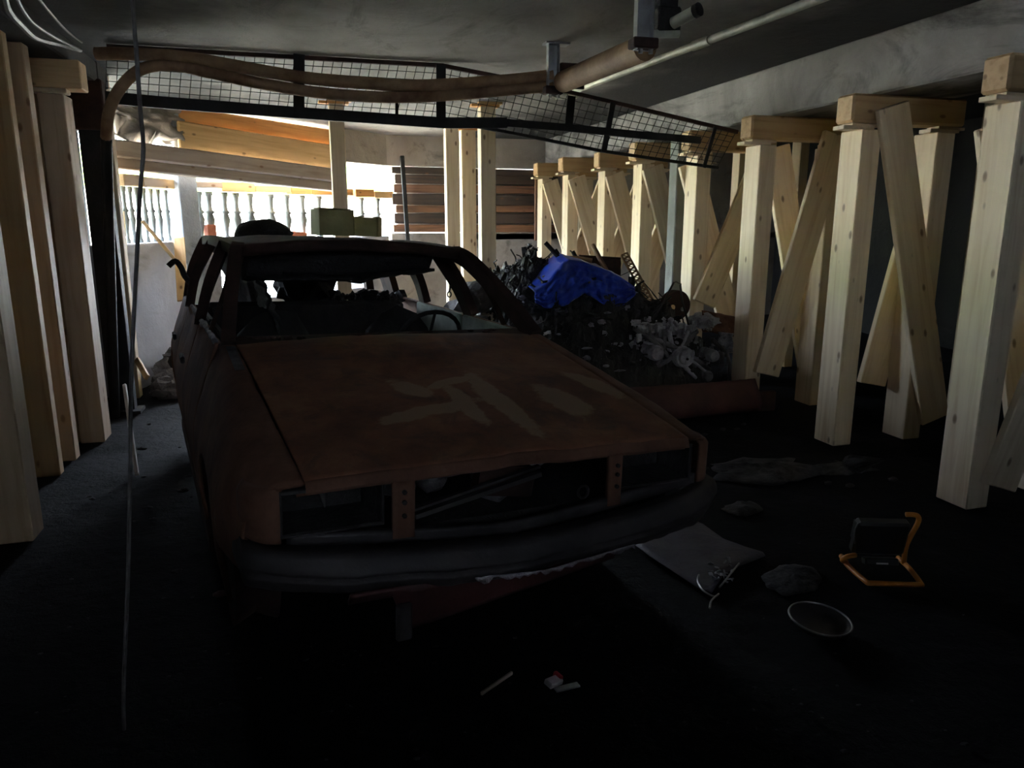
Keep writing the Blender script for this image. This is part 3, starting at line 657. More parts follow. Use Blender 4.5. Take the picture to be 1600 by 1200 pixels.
# roof and pillars
RF, RR = 1.92, 4.00
def roofw(y): return 0.565 + 0.02 * math.sin(math.pi * (y - RF) / (RR - RF))
def rooff(u, v):
    y = RF + (RR - RF) * v; w = roofw(y); x = -w + 2 * w * u; c = 1 - (2 * u - 1) ** 4
    return (x, y - 0.05 * (1 - (2 * u - 1) ** 2) * (1 - v), 1.318 + 0.045 * c + 0.02 * math.sin(math.pi * v) - 0.06 * max(0, v - .85) / .15 * v + 0.010 * fbm((x * 2.2, y * 2.2, 4)))
g = MB(); g.grid(24, 30, rooff); roof = g.build('roof', 'rust_dark', car, smooth=True, thick=0.02)
def pillar(name, pts, w, d):
    g = MB(); P = smooth_path(pts, 5)
    hint = Vector((1, 0, 0))
    for a, b in zip(P, P[1:]): g.bar(a, b + (b - a) * 0.15, d, w, hint)
    return g.build(name, 'rust_dark', car)
for sg in (-1, 1):
    pillar('windscreen_pillar', [(sg * 0.70, 1.24, 0.955), (sg * 0.655, 1.50, 1.12), (sg * 0.60, 1.80, 1.275), (sg * 0.566, 1.96, 1.325)], 0.055, 0.075)
    pillar('roof_rail', [(sg * 0.568, 1.93, 1.325), (sg * 0.59, 2.5, 1.345), (sg * 0.59, 3.2, 1.345), (sg * 0.57, 3.95, 1.31)], 0.06, 0.05)
    pillar('door_pillar', [(sg * 0.745, 2.12, 0.955), (sg * 0.69, 2.20, 1.13), (sg * 0.60, 2.32, 1.32)], 0.05, 0.10)
    pillar('door_pillar', [(sg * 0.745, 2.93, 0.955), (sg * 0.70, 2.97, 1.13), (sg * 0.60, 3.04, 1.32)], 0.05, 0.09)
    pillar('rear_pillar', [(sg * 0.72, 3.60, 0.955), (sg * 0.68, 3.66, 1.13), (sg * 0.59, 3.72, 1.31)], 0.05, 0.20)
    pillar('rear_pillar', [(sg * 0.68, 4.10, 0.94), (sg * 0.64, 4.05, 1.13), (sg * 0.57, 3.96, 1.30)], 0.06, 0.09)
    pillar('window_frame', [(sg * 0.735, 1.66, 0.96), (sg * 0.66, 1.72, 1.14), (sg * 0.595, 1.92, 1.30)], 0.02, 0.02)
MB().tube([(-0.60, 1.90, 1.318), (-0.3, 1.875, 1.350), (0, 1.865, 1.36), (0.3, 1.875, 1.350), (0.60, 1.90, 1.318)], 0.030, 10).build('header_rail', 'rust_dark', car, smooth=True)
# sagging headlining
def headl(u, v):
    y = 1.99 + 1.25 * v; x = -0.52 + 0.98 * u
    return (x, y, 1.285 - 0.045 * math.sin(math.pi * u) - 0.06 * (1 - v) ** 2 - 0.035 * fbm((x * 3, y * 3, 0)))
g = MB(); g.grid(26, 26, headl); g.build('headlining', 'black_char', car, smooth=True, thick=0.015)
def headf(u, v):
    x = -0.54 + 1.0 * u; zt = 1.31 + .02 * math.sin(math.pi * u); zb = 1.235 - 0.035 * math.sin(3.14 * u) + 0.03 * fbm((x * 5, 0, 3)) - (0.05 if u < .2 else 0)
    return (x, 2.02 + 0.06 * v, zt + (zb - zt) * v)
g = MB(); g.grid(40, 6, headf); g.build('torn_lining', 'black_char', car, smooth=True, thick=0.012)
def fallen(u, v):
    y = 2.05 + 1.9 * u; x = -0.53 + 0.16 * v + 0.04 * fbm((u * 4, v * 3, 0)) + 0.05 * math.sin(u * 3.1)
    return (x, y, 1.30 - (0.40 - 0.06 * math.sin(u * 5)) * v)
g = MB(); g.grid(30, 14, fallen); g.build('fallen_lining', 'black_char', car, smooth=True, thick=0.012)
# tailgate frame and tail
MB().bar((-0.70, 4.11, 0.82), (0.70, 4.11, 0.82), 0.06, 0.06).bar((-0.58, 3.98, 1.29), (0.58, 3.98, 1.29), 0.08, 0.05).build('tailgate_frame', 'rust_dark', car)
g = MB(); g.grid(12, 8, lambda u, v: (-0.70 + 1.4 * u, 4.13 + 0.03 * math.sin(math.pi * u), 0.82 - 0.44 * v)); g.build('tailgate', 'rust_dark', car, smooth=True, thick=0.02)
MB().tube([(-0.80, 3.9, 0.46), (-0.76, 4.18, 0.46), (-.3, 4.24, .46), (.3, 4.24, .46), (0.76, 4.18, 0.46), (.8, 3.9, .46)], 0.06, 8).build('rear_bumper', 'burnt_grey', car, smooth=True)
# front panel: strips, columns, lamp recesses
FYp = 0.0
def fy(x): return -0.045 * (1 - (x / 0.66) ** 2) + 0.012
def strip(name, xa, xb, zfun, hgt, mat, par, n=24, th=0.02, dy=0.0):
    def fn(u, v):
        x = xa + (xb - xa) * u; return (x, fy(x) + dy, zfun(x) - hgt * v)
    g = MB(); g.grid(n, 3, fn); return g.build(name, mat, par, smooth=True, thick=th)
fp = empty('front_panel'); fp.parent = car
lowz = lambda x: 0.640 - 0.055 * (1 - abs(x + 0.05) / 0.75) ** 1.0
strip('lower_strip', -0.69, 0.70, lowz, 0.036, 'burnt_grey', fp, 30, 0.03)
strip('upper_strip', -0.66, 0.66, lambda x: hoodf((x / .645 + 1) / 2 if abs(x) < .645 else (0 if x < 0 else 1), 0)[2] - 0.034, 0.016, 'rust_red', fp, 30, 0.02, 0.012)
for (xa, xb) in ((-0.405, -0.342), (0.312, 0.362)):
    c = strip('column', xa, xb, lambda x: 0.762, 0.175, 'rust_red', fp, 4, 0.02, -0.004)
    for zi in (0.725, 0.695, 0.655): MB().lathe([(0.007, -0.006), (0.007, 0.002)], ((xa + xb) / 2, fy(xa) - 0.010, zi), 8, 'y').build('bolt_hole', 'black_char', c)
for (xa, xb) in ((-0.705, -0.425), (0.375, 0.66)):
    lb = MB()                                                     # lamp recess: five sided box open to the front
    y0, y1, z0, z1 = fy((xa + xb) / 2) + 0.012, 0.16, 0.630, 0.752
    a, b = xa, xb
    vs = [(a, y0, z0), (b, y0, z0), (b, y0, z1), (a, y0, z1), (a + .02, y1, z0 + .01), (b - .02, y1, z0 + .01), (b - .02, y1, z1 - .01), (a + .02, y1, z1 - .01)]
    lb.add(vs, [(4, 5, 6, 7), (0, 1, 5, 4), (2, 3, 7, 6), (0, 4, 7, 3), (1, 2, 6, 5)])
    rec = lb.build('lamp_recess', 'black_char', fp, thick=0.006)
    MB().tube([(a, y0 - .006, z0), (b, y0 - .006, z0), (b, y0 - .006, z1), (a, y0 - .006, z1)], 0.006, 6, True).build('lamp_rim', 'burnt_grey', rec)
    if xa < 0: MB().tube([(-0.58, 0.10, 0.74), (-0.575, 0.095, 0.70), (-0.57, 0.095, 0.665)], [0.012, 0.008, 0.002], 6).build('drip', 'burnt_grey', rec)
# grille opening: fallen radiator frame in a dark bay
MB().box((0, 0.62, 0.55), (1.24, 1.10, 0.06)).box((0, 1.16, 0.74), (1.3, 0.04, 0.42)).build('engine_bay', 'black_char', car)
MB().bar((-0.32, 0.04, 0.622), (0.10, 0.05, 0.700), 0.014, 0.02).bar((-0.32, 0.05, 0.64), (0.10, 0.06, 0.722), 0.008, 0.02).build('radiator_frame', 'burnt_grey', car)
g = MB(); g.box((0.02, 0.15, 0.66), (0.20, 0.05, 0.10), (0, 0.15, 0)); g.build('radiator', 'rust_dark', car)
g = MB()
for i in range(22):
    g.blob((random.uniform(-.3, .3), random.uniform(.2, .8), random.uniform(.6, .74)), (random.uniform(.03, .09),) * 3, 0.5, 6, i)
g.build('burnt_engine', 'ash_dark', car)
g = MB(); g.blob((0.12, 0.12, 0.735), (0.04, 0.03, 0.035), .4, 8, 3); g.blob((-0.11, 0.10, 0.735), (0.05, .03, .025), .4, 8, 5); g.build('ash_lump', 'ash', car)
MB().tube([(0.27 + 0.02 * math.cos(t), 0.06, 0.615 + 0.022 * math.sin(t)) for t in [i * .628 for i in range(10)]], 0.005, 6, True).build('tow_eye', 'burnt_grey', car)
# bumper: melted, sagging in the middle
BW = 0.80
def bumpf(u, v):
    t = 2 * u - 1; k = 0.90
    x = BW * max(-1, min(1, t / k)); wrap = max(0, (abs(t) - k) / (1 - k))
    y = -0.075 - 0.045 * (1 - (x / BW) ** 2) + 0.11 * (abs(x) / BW) ** 5 + 0.16 * wrap
    zt = 0.612 - 0.045 * (1 - abs(x) / BW); zb = zt - 0.115 - 0.012 * fbm((x * 4, 0, 7)) - 0.02 * max(0, -x) * (1 - abs(x))
    bul = math.sin(v * math.pi); z = zt + (zb - zt) * v
    yy = y - 0.03 * bul + (0.05 if v in (0, 1) else 0) + (0.016 if 0.5 < v < 0.62 else 0) + 0.006 * fbm((x * 6, z * 9, 2))
    return (x + math.copysign(0.015 * bul * wrap, t), yy, z)
g = MB(); g.grid(80, 14, bumpf); bum = g.build('bumper', 'burnt_grey', car, smooth=True, thick=0.02)
g = MB(); g.grid(40, 2, lambda u, v: (-0.2 + 0.55 * u, -0.148 + 0.02 * abs(u - .4) + 0.004 * fbm((u * 9, 0, 0)), 0.470 + 0.02 * abs(u - 0.4) * 2 - 0.018 * v * (0.6 + fbm((u * 12, 1, 0))))); g.build('melted_edge', 'ash', bum, smooth=True, thick=0.006)
def valf(u, v):
    x = -0.55 + 0.85 * u; zt = 0.49; zb = 0.455 - 0.11 * max(0, min(1, (x + 0.42) / 0.04)) + 0.10 * max(0, (x + 0.36) / 0.66)
    return (x, -0.115 + 0.03 * v + 0.03 * (x * x), zt + (zb - zt) * v)
g = MB(); g.grid(60, 6, valf); va = g.build('front_valance', 'red_panel', car, smooth=True, thick=0.012)
MB().box((-0.408, -0.13, 0.39), (0.045, 0.02, 0.11)).build('tow_tab', 'burnt_grey', va, bevel=0.006)
# interior
MB().box((0, 2.3, 0.30), (1.5, 3.5, 0.04)).build('floor_pan', 'rust_dark', car)
MB().box((0.0, 1.48, 0.86), (1.30, 0.22, 0.16)).build('dashboard', 'black_char', car, bevel=0.03)
for sx in (-0.36, 0.36):
    s = empty('seat'); s.parent = car; s.location = (sx, 2.05, 0.3)
    MB().box((0, 0, 0.15), (0.46, 0.46, 0.16)).build('cushion', 'black_char', s, bevel=0.03); g = MB(); g.blob((0, 0.30, 0.42), (0.23, 0.09, 0.27), 0.25, 8, sx); g.build('backrest', 'black_char', s, smooth=True)
rs = empty('rear_seat'); rs.parent = car; rs.location = (0, 3.0, 0.3)
MB().box((0, 0.1, 0.35), (1.28, 0.14, 0.62), (-0.12, 0, 0)).build('backrest', 'black_char', rs, bevel=0.03); MB().box((0, -0.2, 0.14), (1.25, 0.45, 0.2)).build('cushion', 'black_char', rs, bevel=0.03)
p = cl(478, 452, 1, 3.45)
g = MB(); g.blob((p.x, 3.45, 1.03), (0.20, 0.20, 0.16), 0.35, 10, 2, 3); g.blob((p.x + .02, 3.42, 1.10), (0.14, 0.13, 0.10), 0.6, 10, 5, 4)
for i in range(30): x = p.x + random.uniform(.1, .75); g.blob((x, 3.2 + random.uniform(-.1, .2), 0.955 + random.uniform(0, .03)), (random.uniform(.02, .05),) * 3, .5, 6, i)
g.build('charred_load', 'black_char', car)
sw = MB(); c = cl(677, 512, 1, 1.66); sc = Vector((c.x, 1.72, 0.90)); tl = Matrix.Rotation(math.radians(-58), 3, 'X')
sw.tube([sc + tl @ Vector((0.165 * math.cos(t * .2618), 0.165 * math.sin(t * .2618), 0)) for t in range(24)], 0.012, 8, True)
for a in (0.3, 2.84, 4.71): sw.tube([sc, sc + tl @ Vector((0.165 * math.cos(a), 0.165 * math.sin(a), 0))], 0.008, 6)
sw.tube([sc, sc + Vector((0, -.2, -.12))], 0.02, 8); sw.build('steering_wheel', 'black_char', car, smooth=True)
p = cl(702, 460, 1, 2.15); MB().tube([(p.x + .012 * math.cos(t), 2.15, p.z + .016 * math.sin(t)) for t in [i * .7 for i in range(9)]], 0.004, 6, True).tube([(p.x, 2.15, p.z + .016), (p.x + .01, 2.15, p.z + .06)], .005, 6).build('belt_loop', 'black_char', car)
# bent trim at the rear left
P = [cl(x, y, 1, 3.3) for x, y in [(263, 416), (274, 408), (283, 418), (289, 432), (302, 446)]]
MB().tube(smooth_path(P, 4), 0.018, 8).build('bent_trim', 'black_char', car, smooth=True)
# bare wheels
for (y, rr) in ((0.80, 0.27), (3.32, 0.27)):
    for sg in (-1, 1):
        wx = sg * 0.70; wh = empty('wheel'); wh.parent = car; wh.location = (wx, y, 0.24)
        g = MB(); g.lathe([(0.17, -0.075), (0.235, -0.075), (0.225, -0.05), (0.20, 0), (0.225, 0.05), (0.235, 0.075), (0.17, 0.075)], (0, 0, 0), 24, 'x'); g.build('rim', 'rust_dark', wh, smooth=True, auto=40)
        MB().lathe([(0.06, -0.05 * sg), (0.17, -0.01 * sg), (0.18, 0.02 * sg), (0.05, 0.03 * sg)], (0, 0, 0), 20, 'x').build('wheel_disc', 'rust_red', wh, smooth=True)
        MB().lathe([(0.10, -0.14), (0.13, -0.14), (0.13, -0.02), (0.10, -0.02)] if sg > 0 else [(0.10, 0.02), (0.13, 0.02), (0.13, 0.14), (0.10, 0.14)], (0, 0, 0), 16, 'x').build('brake_drum', 'rust_dark', wh, smooth=True, auto=40)

# things on the car roof
def cw(x, y, z): return CM @ Vector((x, y, z)) + Vector((CX, CY, 0))
def carton(label, pxa, pxb, y, hgt, rz, lid):
    a, b = cl(pxa, 385, 1, y), cl(pxb, 385, 1, y); c = cw((a.x + b.x) / 2, y, 1.392); wd = (b.x - a.x) * 0.88
    r = thing('cardboard_box', label, 'box', tuple(c), (0, CROLL, CYAW + rz))
    MB().box((0, 0, hgt / 2), (wd, wd * .8, hgt)).build('carton', 'carton', r, bevel=0.004)
    for sx in (-1, 1): MB().box((sx * wd * .25, 0, hgt + 0.004), (wd * .5, wd * .8, 0.004), (0, sx * lid, 0)).build('flap', 'carton', r)
carton('square olive cardboard box on the burnt car roof', 488, 551, 3.0, 0.165, 0.10, 0.0)
carton('smaller tilted olive cardboard box beside the square one', 552, 596, 3.1, 0.125, -0.5, 0.12)
p = cl(412, 384, 1, 3.2); c = cw(p.x, 3.2, 1.375)
g = MB(); g.blob((0, 0, 0.02), (0.18, 0.16, 0.085), 0.12, 10, 4, 1.5); o = g.build('charred_lump', 'black_char', smooth=True); o.location = c; tag(o, 'rounded charred lump on the burnt car roof', 'debris')

# ================================================================== SECOND WRECK AND HEAP
def heapz(x, y):
    cx_, cy_ = (x - 2.35) / 0.98, (y - 6.15) / 1.12; r = cx_ * cx_ * cx_ * cx_ + cy_ * cy_ * cy_ * cy_
    b = max(0, 1 - r) ** 0.45
    top = 0.92 + 0.20 * math.exp(-((x - 1.95) / .4) ** 2 - ((y - 6.3) / .7) ** 2) - 0.30 * max(0, (x - 2.5)) 
    if y < 5.75: top = min(top, 0.45 + 0.75 * (y - 5.0))
    return b * (top + 0.16 * fbm((x * 4, y * 4, 0), 5) + 0.05 * fbm((x * 14, y * 14, 3), 3))
g = MB(); g.grid(90, 110, lambda u, v: (1.36 + 1.94 * u, 5.0 + 2.5 * v, heapz(1.36 + 1.94 * u, 5.0 + 2.5 * v) - 0.02))
rnd = random.Random(3)
for i in range(800):
    x, y = rnd.uniform(1.45, 3.2), rnd.uniform(5.15, 6.9); z = heapz(x, y)
    if z < 0.1: continue
    d = Vector((rnd.uniform(-1, 1), rnd.uniform(-1, 1), rnd.uniform(-.3, 1))).normalized() * rnd.uniform(.04, .16)
    if rnd.random() < .55: g.tube([Vector((x, y, z)) - d * .5, Vector((x, y, z)) + d * .3 + Vector((rnd.uniform(-.03, .03), 0, .01)), Vector((x, y, z)) + d], rnd.uniform(.003, .011), 5)
    else: g.box((x, y, z), (rnd.uniform(.02, .12), rnd.uniform(.01, .05), rnd.uniform(.01, .06)), (rnd.uniform(-1.5, 1.5), rnd.uniform(-1.5, 1.5), rnd.uniform(0, 3)))
heap = tag(g.build('charred_heap', 'char_mix'), 'black heap of charred wreckage piled under the blue tarpaulin', 'debris', kind='stuff')
g = MB()
for i in range(70):
    x, y = rnd.uniform(1.6, 2.6), rnd.uniform(5.1, 6.2); z = heapz(x, y) + .012
    if z < .15: continue
    g.blob((x, y, z), (rnd.uniform(.008, .045), rnd.uniform(.008, .03), rnd.uniform(.006, .02)), .7, 6, i)
tag(g.build('ash_flakes', 'ash', heap), 'pale ash flakes', kind='stuff')

# engine with ash
EY = 5.28
en = thing('burnt_engine', 'ash covered burnt engine with round pulley at the heap front', 'engine', (2.92, EY + .2, 0))
eo = Vector(en.location)
def ep(px, py, Y=EY): return atY(px, py, Y) - eo
g = MB(); g.box((0.0, 0.20, 0.34), (0.62, 0.45, 0.40)); g.build('block', 'ash_dark', en, bevel=0.03)
c = ep(1045, 518, EY); g = MB(); g.box(c + Vector((0, .12, 0)), (0.44, 0.26, 0.10), (0, .06, 0))
for i in range(7): g.box(c + Vector((-.18 + .06 * i, -.02, .01 - .06 * (-.18 + .06 * i))), (0.012, 0.05, 0.10), (0, .06, 0))
g.build('valve_cover', 'ash', en, bevel=0.006)
for (px, py, r, ln) in ((1015, 548, .062, .14), (1105, 553, .05, .12), (1098, 585, .045, .1), (1032, 585, .05, .1)):
    q = ep(px, py, EY - .02); g = MB(); g.lathe([(r * .4, -ln), (r * .8, -ln), (r, -ln * .8), (r, -ln * .3), (r * .7, -ln * .25), (r, 0), (r, .05)], q, 18, 'y'); g.build('ancillary', 'ash' if py < 560 else 'ash_dark', en, smooth=True, auto=40)
for i in range(9):
    p0 = ep(rnd.uniform(985, 1110), rnd.uniform(505, 545), EY - .06); p3 = ep(rnd.uniform(990, 1115), rnd.uniform(560, 600), EY - .08); md = (p0 + p3) / 2 + Vector((rnd.uniform(-.1, .1), -.05, .02))
    MB().tube(smooth_path([p0, md, p3], 5), rnd.uniform(.008, .02), 8).build('hose', 'ash_dark' if i % 3 else 'ash', en, smooth=True)
g = MB()
for i in range(150):
    p = ep(rnd.uniform(985, 1116), rnd.uniform(498, 570), EY + rnd.uniform(-.10, .04)); r0 = .006 + .018 * rnd.random() ** 2
    g.box(p, (r0 * rnd.uniform(1, 4), r0 * 1.5, r0 * rnd.uniform(.6, 2)), (rnd.uniform(-1.5, 1.5), rnd.uniform(-1.5, 1.5), rnd.uniform(0, 3)))
tag(g.build('ash_crust', 'ash', en), kind='stuff')
p = ep(1068, 558, EY - .16)
pu = MB().lathe([(0.02, -0.035), (0.045, -0.035), (0.055, -0.022), (0.075, -0.03), (0.082, -0.01), (0.07, 0.01), (0.085, 0.03), (0.08, 0.045)], p, 24, 'y').build('pulley', 'ash', en, smooth=True, auto=35)
MB().lathe([(0.010, -0.045), (0.010, -0.03)], p + Vector((.012, 0, -.01)), 10, 'y').build('centre_bolt', 'black_char', pu)
for (a, b, r) in (((1025, 520), (1030, 595), .02), ((1128, 540), (1122, 598), .022), ((1135, 545), (1140, 598), .015), ((1112, 530), (1135, 555), .018)):
    MB().tube([ep(*a, EY - .07), ep((a[0] + b[0]) / 2 + 2, (a[1] + b[1]) / 2, EY - .1), ep(*b, EY - .07)], r, 8).build('support_arm', 'ash_dark', en, smooth=True)
g = MB(); g.blob(ep(1100, 500, EY + .15), (0.13, 0.1, 0.06), .4, 10, 9, 2); g.build('air_box', 'ash', en, smooth=True)
g = MB(); g.grid(12, 8, lambda u, v: tuple(ep(1098 + 52 * u, 485 + 10 * u + 32 * v, EY + .12) + Vector((0, 0.05 * fbm((u * 4, v * 4, 0)), 0)))); g.build('heat_shield', 'rust_red', en, smooth=True, thick=0.01)
g = MB(); g.grid(6, 8, lambda u, v: tuple(ep(1122 + 22 * u, 520 + 30 * v, EY + .05) + Vector((0, 0.04 * fbm((u * 4, v * 4, 6)), 0)))); g.build('bracket_plate', 'ash', en, smooth=True, thick=0.01)
# front crossmember of the wreck
a, b = atY(1000, 612, 4.92), atY(1192, 602, 4.92)
cr = thing('front_crossmember', 'dark red fallen bumper beam lying in front of the engine', 'car part', ((a.x + b.x) / 2, 4.92, 0)); co = Vector(cr.location)
def crf(u, v):
    x = 1.95 + (3.42 - 1.95) * u; z = 0.27 - 0.24 * v + 0.01 * fbm((x * 3, 0, 0)); return (x - co.x, 0.05 * math.cos(v * 3.1) + 0.03 * (2 * u - 1) ** 2 - .04 * math.sin(3.14 * v), z)
g = MB(); g.grid(30, 10, crf); g.build('beam_skin', 'red_panel', cr, smooth=True, thick=0.015)
MB().box((0, 0.06, 0.09), (1.35, 0.06, 0.16)).build('beam_core', 'rust_dark', cr, bevel=0.01)
# blue tarpaulin
def tarp(u, v):
    px = 836 + 156 * u; 
    topc = [(0, 458), (.12, 446), (.3, 412), (.36, 408), (.5, 412), (.7, 424), (.85, 432), (1, 446)]
    botc = [(0, 470), (.12, 480), (.3, 476), (.5, 455), (.65, 470), (.78, 480), (.9, 474), (1, 462)]
    def it(c):
        for (a, y0), (b, y1) in zip(c, c[1:]):
            if u <= b: return y0 + (y1 - y0) * (u - a) / (b - a)
        return c[-1][1]
    py = it(topc) + (it(botc) - it(topc)) * min(1, v * 1.25)
    Y = 5.62 - 0.22 * math.sin(min(1, v * 1.25) * 2.4) + 0.10 * fbm((u * 6, v * 4, 2)) - 0.06 * math.sin(u * 14 + v * 3)
    if v > 0.8: return tuple(atY(px, it(topc), 5.62 + (v - .8) * 2.0) + Vector((0, 0, -0.03 * fbm((u * 5, v * 5, 1)))))
    return tuple(atY(px, py, Y))
g = MB(); g.grid(56, 22, tarp)
# order rows so the sheet runs front hem -> crest -> back
g = MB()
def tarp2(u, v):
    if v < 0.6:
        t = 1 - v / 0.6; px = 836 + 156 * u
        top, bot = tcv(u, 0), tcv(u, 1)
        fold = 0.06 * abs(math.sin(u * 11 + 1.0 + t * 1.5)) * t + 0.09 * abs(fbm((u * 9, t * 4, 2))) * (0.4 + t) + 0.02 * abs(fbm((u * 30, t * 12, 5)))
        return tuple(atY(px, top + (bot - top) * t, 5.60 - 0.16 * math.sin(t * 1.57) + fold))
    t = (v - 0.6) / 0.4; p = atY(836 + 156 * u, tcv(u, 0), 5.60); return (p.x + 0.02 * t, p.y + 0.75 * t, p.z + 0.05 * math.sin(3 * t) + 0.05 * fbm((u * 6, t * 4, 5)) * t - 0.10 * t * t)
TC = ([(0, 457), (.12, 446), (.3, 412), (.36, 407), (.5, 411), (.7, 422), (.85, 432), (1, 448)], [(0, 472), (.12, 482), (.3, 478), (.5, 458), (.65, 472), (.78, 482), (.9, 475), (1, 462)])
def tcv(u, w):
    c = TC[w]
    for (a, y0), (b, y1) in zip(c, c[1:]):
        if u <= b: return y0 + (y1 - y0) * (u - a) / (b - a)
    return c[-1][1]
g.grid(64, 30, tarp2)
tag(g.build('tarpaulin', 'tarp', smooth=True, thick=0.004), 'crumpled shiny blue plastic tarpaulin on the charred heap', 'tarpaulin')
# bars sticking out of the heap
def rod(name, label, a, b, r, mat, Y0, Y1, cat='bar'):
    return pipe(name, label, [atY(*a, Y0), atY(*b, Y1)], r, mat, cat, 8, 0)
pb = thing('perforated_bar', 'rusty perforated steel bar leaning across the shoring frames', 'bar', tuple(atY(1022, 482, 5.75))); po = Vector(pb.location)
a, b = atY(975, 397, 5.95) - po, Vector((0, 0, 0)); d = (b - a); n = 15; side = Vector((1, 0, 0)); side = (side - d.normalized() * side.dot(d.normalized())).normalized() * 0.030
g = MB(); g.bar(a - side, b - side, 0.014, 0.02).bar(a + side, b + side, 0.014, 0.02)
for i in range(n + 1): q = a.lerp(b, i / n); g.bar(q - side, q + side, 0.012, 0.012)
for i in range(n): g.bar(a.lerp(b, i / n) - side, a.lerp(b, (i + 1) / n) + side, 0.008, 0.01)
g.build('lattice', 'rust_pipe', pb)
rod('steel_rod', 'dark round rod poking up left of the tarpaulin', (852, 379), (882, 412), .018, 'soot_metal', 5.9, 5.85)
rod('steel_rod', 'short dark rod beside the longer rod on the heap', (868, 390), (880, 410), .016, 'soot_metal', 5.95, 5.9)
rod('steel_rod', 'stubby dark rod end above the tarpaulin', (895, 393), (905, 412), .018, 'soot_metal', 6.0, 5.95)
rod('steel_rod', 'brown perforated looking rod rising from the tarpaulin crest', (926, 383), (948, 424), .020, 'rust_pipe', 6.0, 5.8)
rod('steel_rod', 'thin curved wire tip above the charred heap', (823, 386), (838, 402), .006, 'rust_dark', 6.2, 6.2)
o = thing('rusty_sheet', 'dark rust sheet standing behind the tarpaulin', 'metal sheet', tuple(atY(945, 430, 6.12)))
g = MB(); oo = Vector(o.location); g.grid(10, 4, lambda u, v: tuple(atY(905 + 64 * u, 402 + 3 * u + 26 * v, 6.12) - oo + Vector((0, .03 * fbm((u * 4, v * 3, 0)), 0)))); g.build('sheet', 'rust_dark', o, smooth=True, thick=0.015)
MB().bar(atY(905, 400, 6.1) - oo, atY(969, 404, 6.1) - oo, 0.02, 0.03).build('folded_edge', 'rust_dark', o)
o = pipe('u_bracket', 'pale rusty bent pipe loop behind the tarpaulin', [atY(870, 425, 5.95), atY(868, 412, 5.95), atY(878, 405, 5.95), atY(900, 404, 5.95), atY(925, 408, 5.9)], 0.022, 'rust_pipe', 'pipe', 8, 5)
# brake drum
p = atY(1056, 477, 5.6); bd = thing('brake_drum', 'charred black round brake drum standing behind the engine', 'car part', tuple(p), (0, 0, 0.1))
MB().lathe([(0.05, -0.03), (0.12, -0.03), (0.125, -0.02), (0.125, 0.05), (0.11, 0.05)], (0, 0, 0), 28, 'y').build('drum', 'rust_dark', bd, smooth=True, auto=40)
MB().lathe([(0.022, -0.034), (0.022, -0.02)], (-0.05, 0, -.012), 14, 'y').build('hole', 'spruce_tan', bd); MB().lathe([(0.018, -0.036), (0.018, -0.02)], (0.045, 0, -0.03), 14, 'y').build('stud', 'ash', bd)
# A-shaped rods
ar = thing('wiper_linkage', 'thin bent rod linkage standing like an inverted V over the engine', 'car part', tuple(atY(1056, 441, 5.35))); ao = Vector(ar.location)
for P in ([(1053, 441), (1035, 475), (1020, 498)], [(1063, 445), (1066, 470), (1077, 512)]): MB().tube([atY(x, y, 5.33) - ao for x, y in P], 0.009, 8).build('rod', 'burnt_grey', ar, smooth=True)
MB().tube([atY(x, y, 5.33) - ao for x, y in [(1050, 444), (1056, 440), (1064, 444), (1063, 452)]], 0.006, 6).build('pivot', 'burnt_grey', ar, smooth=True)
# round charred bundle and pale board left of the heap
p = atY(745, 465, 6.0); g = MB(); g.blob((0, 0, 0), (0.15, 0.16, 0.13), .22, 10, 7, 2.4); o = g.build('charred_tyre_bundle', 'tread', smooth=True); o.location = p; tag(o, 'rounded brown charred bundle beside the burnt car pillar', 'debris')
g = MB(); o0 = atY(770, 500, 5.9); g.grid(10, 10, lambda u, v: tuple(atY(752 + 42 * u, 490 + 30 * v - 6 * u, 6.0 - .25 * v) - o0 + Vector((0, 0, .015 * fbm((u * 4, v * 4, 0)))))); o = g.build('pale_board', 'old_timber', thick=0.02); o.location = o0; tag(o, 'pale split board leaning on the heap behind the car', 'board')
mo2 = MB(); mo2.blob((1.30, 6.15, 0.30), (0.30, 0.45, 0.46), 0.35, 10, 12, 2); tag(mo2.build('debris_mound', 'ash_dark'), 'low grey debris mound under the charred bundle', 'debris', kind='stuff')

# ================================================================== DEBRIS BY THE PARAPET
g = MB(); rr = random.Random(11)
for i in range(70):
    t = rr.random(); p = atz(215 + 45 * rr.random(), 560 + 80 * rr.random(), 0); y = min(p.y, 7.75); x = min(p.x, -1.0) + rr.uniform(-.05, .05)
    if y < 6.75: y = 6.75 + rr.random()
    x = max(x, -1.15); y = min(y, 7.6)
    x = max(x, SA.x + (y - SA.y) * SD.x / SD.y + .16)
    g.blob((x, y, rr.uniform(.02, .22) * (1 if y > 7 else .5)), (rr.uniform(.03, .13), rr.uniform(.03, .12), rr.uniform(.02, .09)), .6, 8, i, 2.5)
tag(g.build('rubble_heap', 'ash_dark'), 'ashen rubble heap between the parapet and the burnt car', 'rubble', kind='stuff')
def stick(name, label, a, b, off, w, d, mat, cat='stick'):
    atW = atS
    return tag(timber(name, atW(*a, off[0]), atW(*b, off[1]), w, d, mat, bevel=0.003), label, cat)
stick('wooden_lath', 'pale pinkish lath leaning against the parapet top', (222, 345), (290, 425), (.05, .35), .03, .03, 'spruce_tan')
stick('wooden_board', 'pale upright board leaning at the parapet pier', (280, 372), (286, 470), (.05, .25), .10, .02, 'spruce_tan', 'board')
stick('wooden_lath', 'thin lath standing at the foot of the parapet', (214, 562), (230, 590), (.25, .45), .045, .025, 'spruce_tan')
stick('wooden_lath', 'long thin lath leaning beside the black steel column', (192, 330), (207, 560), (.06, .10), .025, .02, 'spruce')
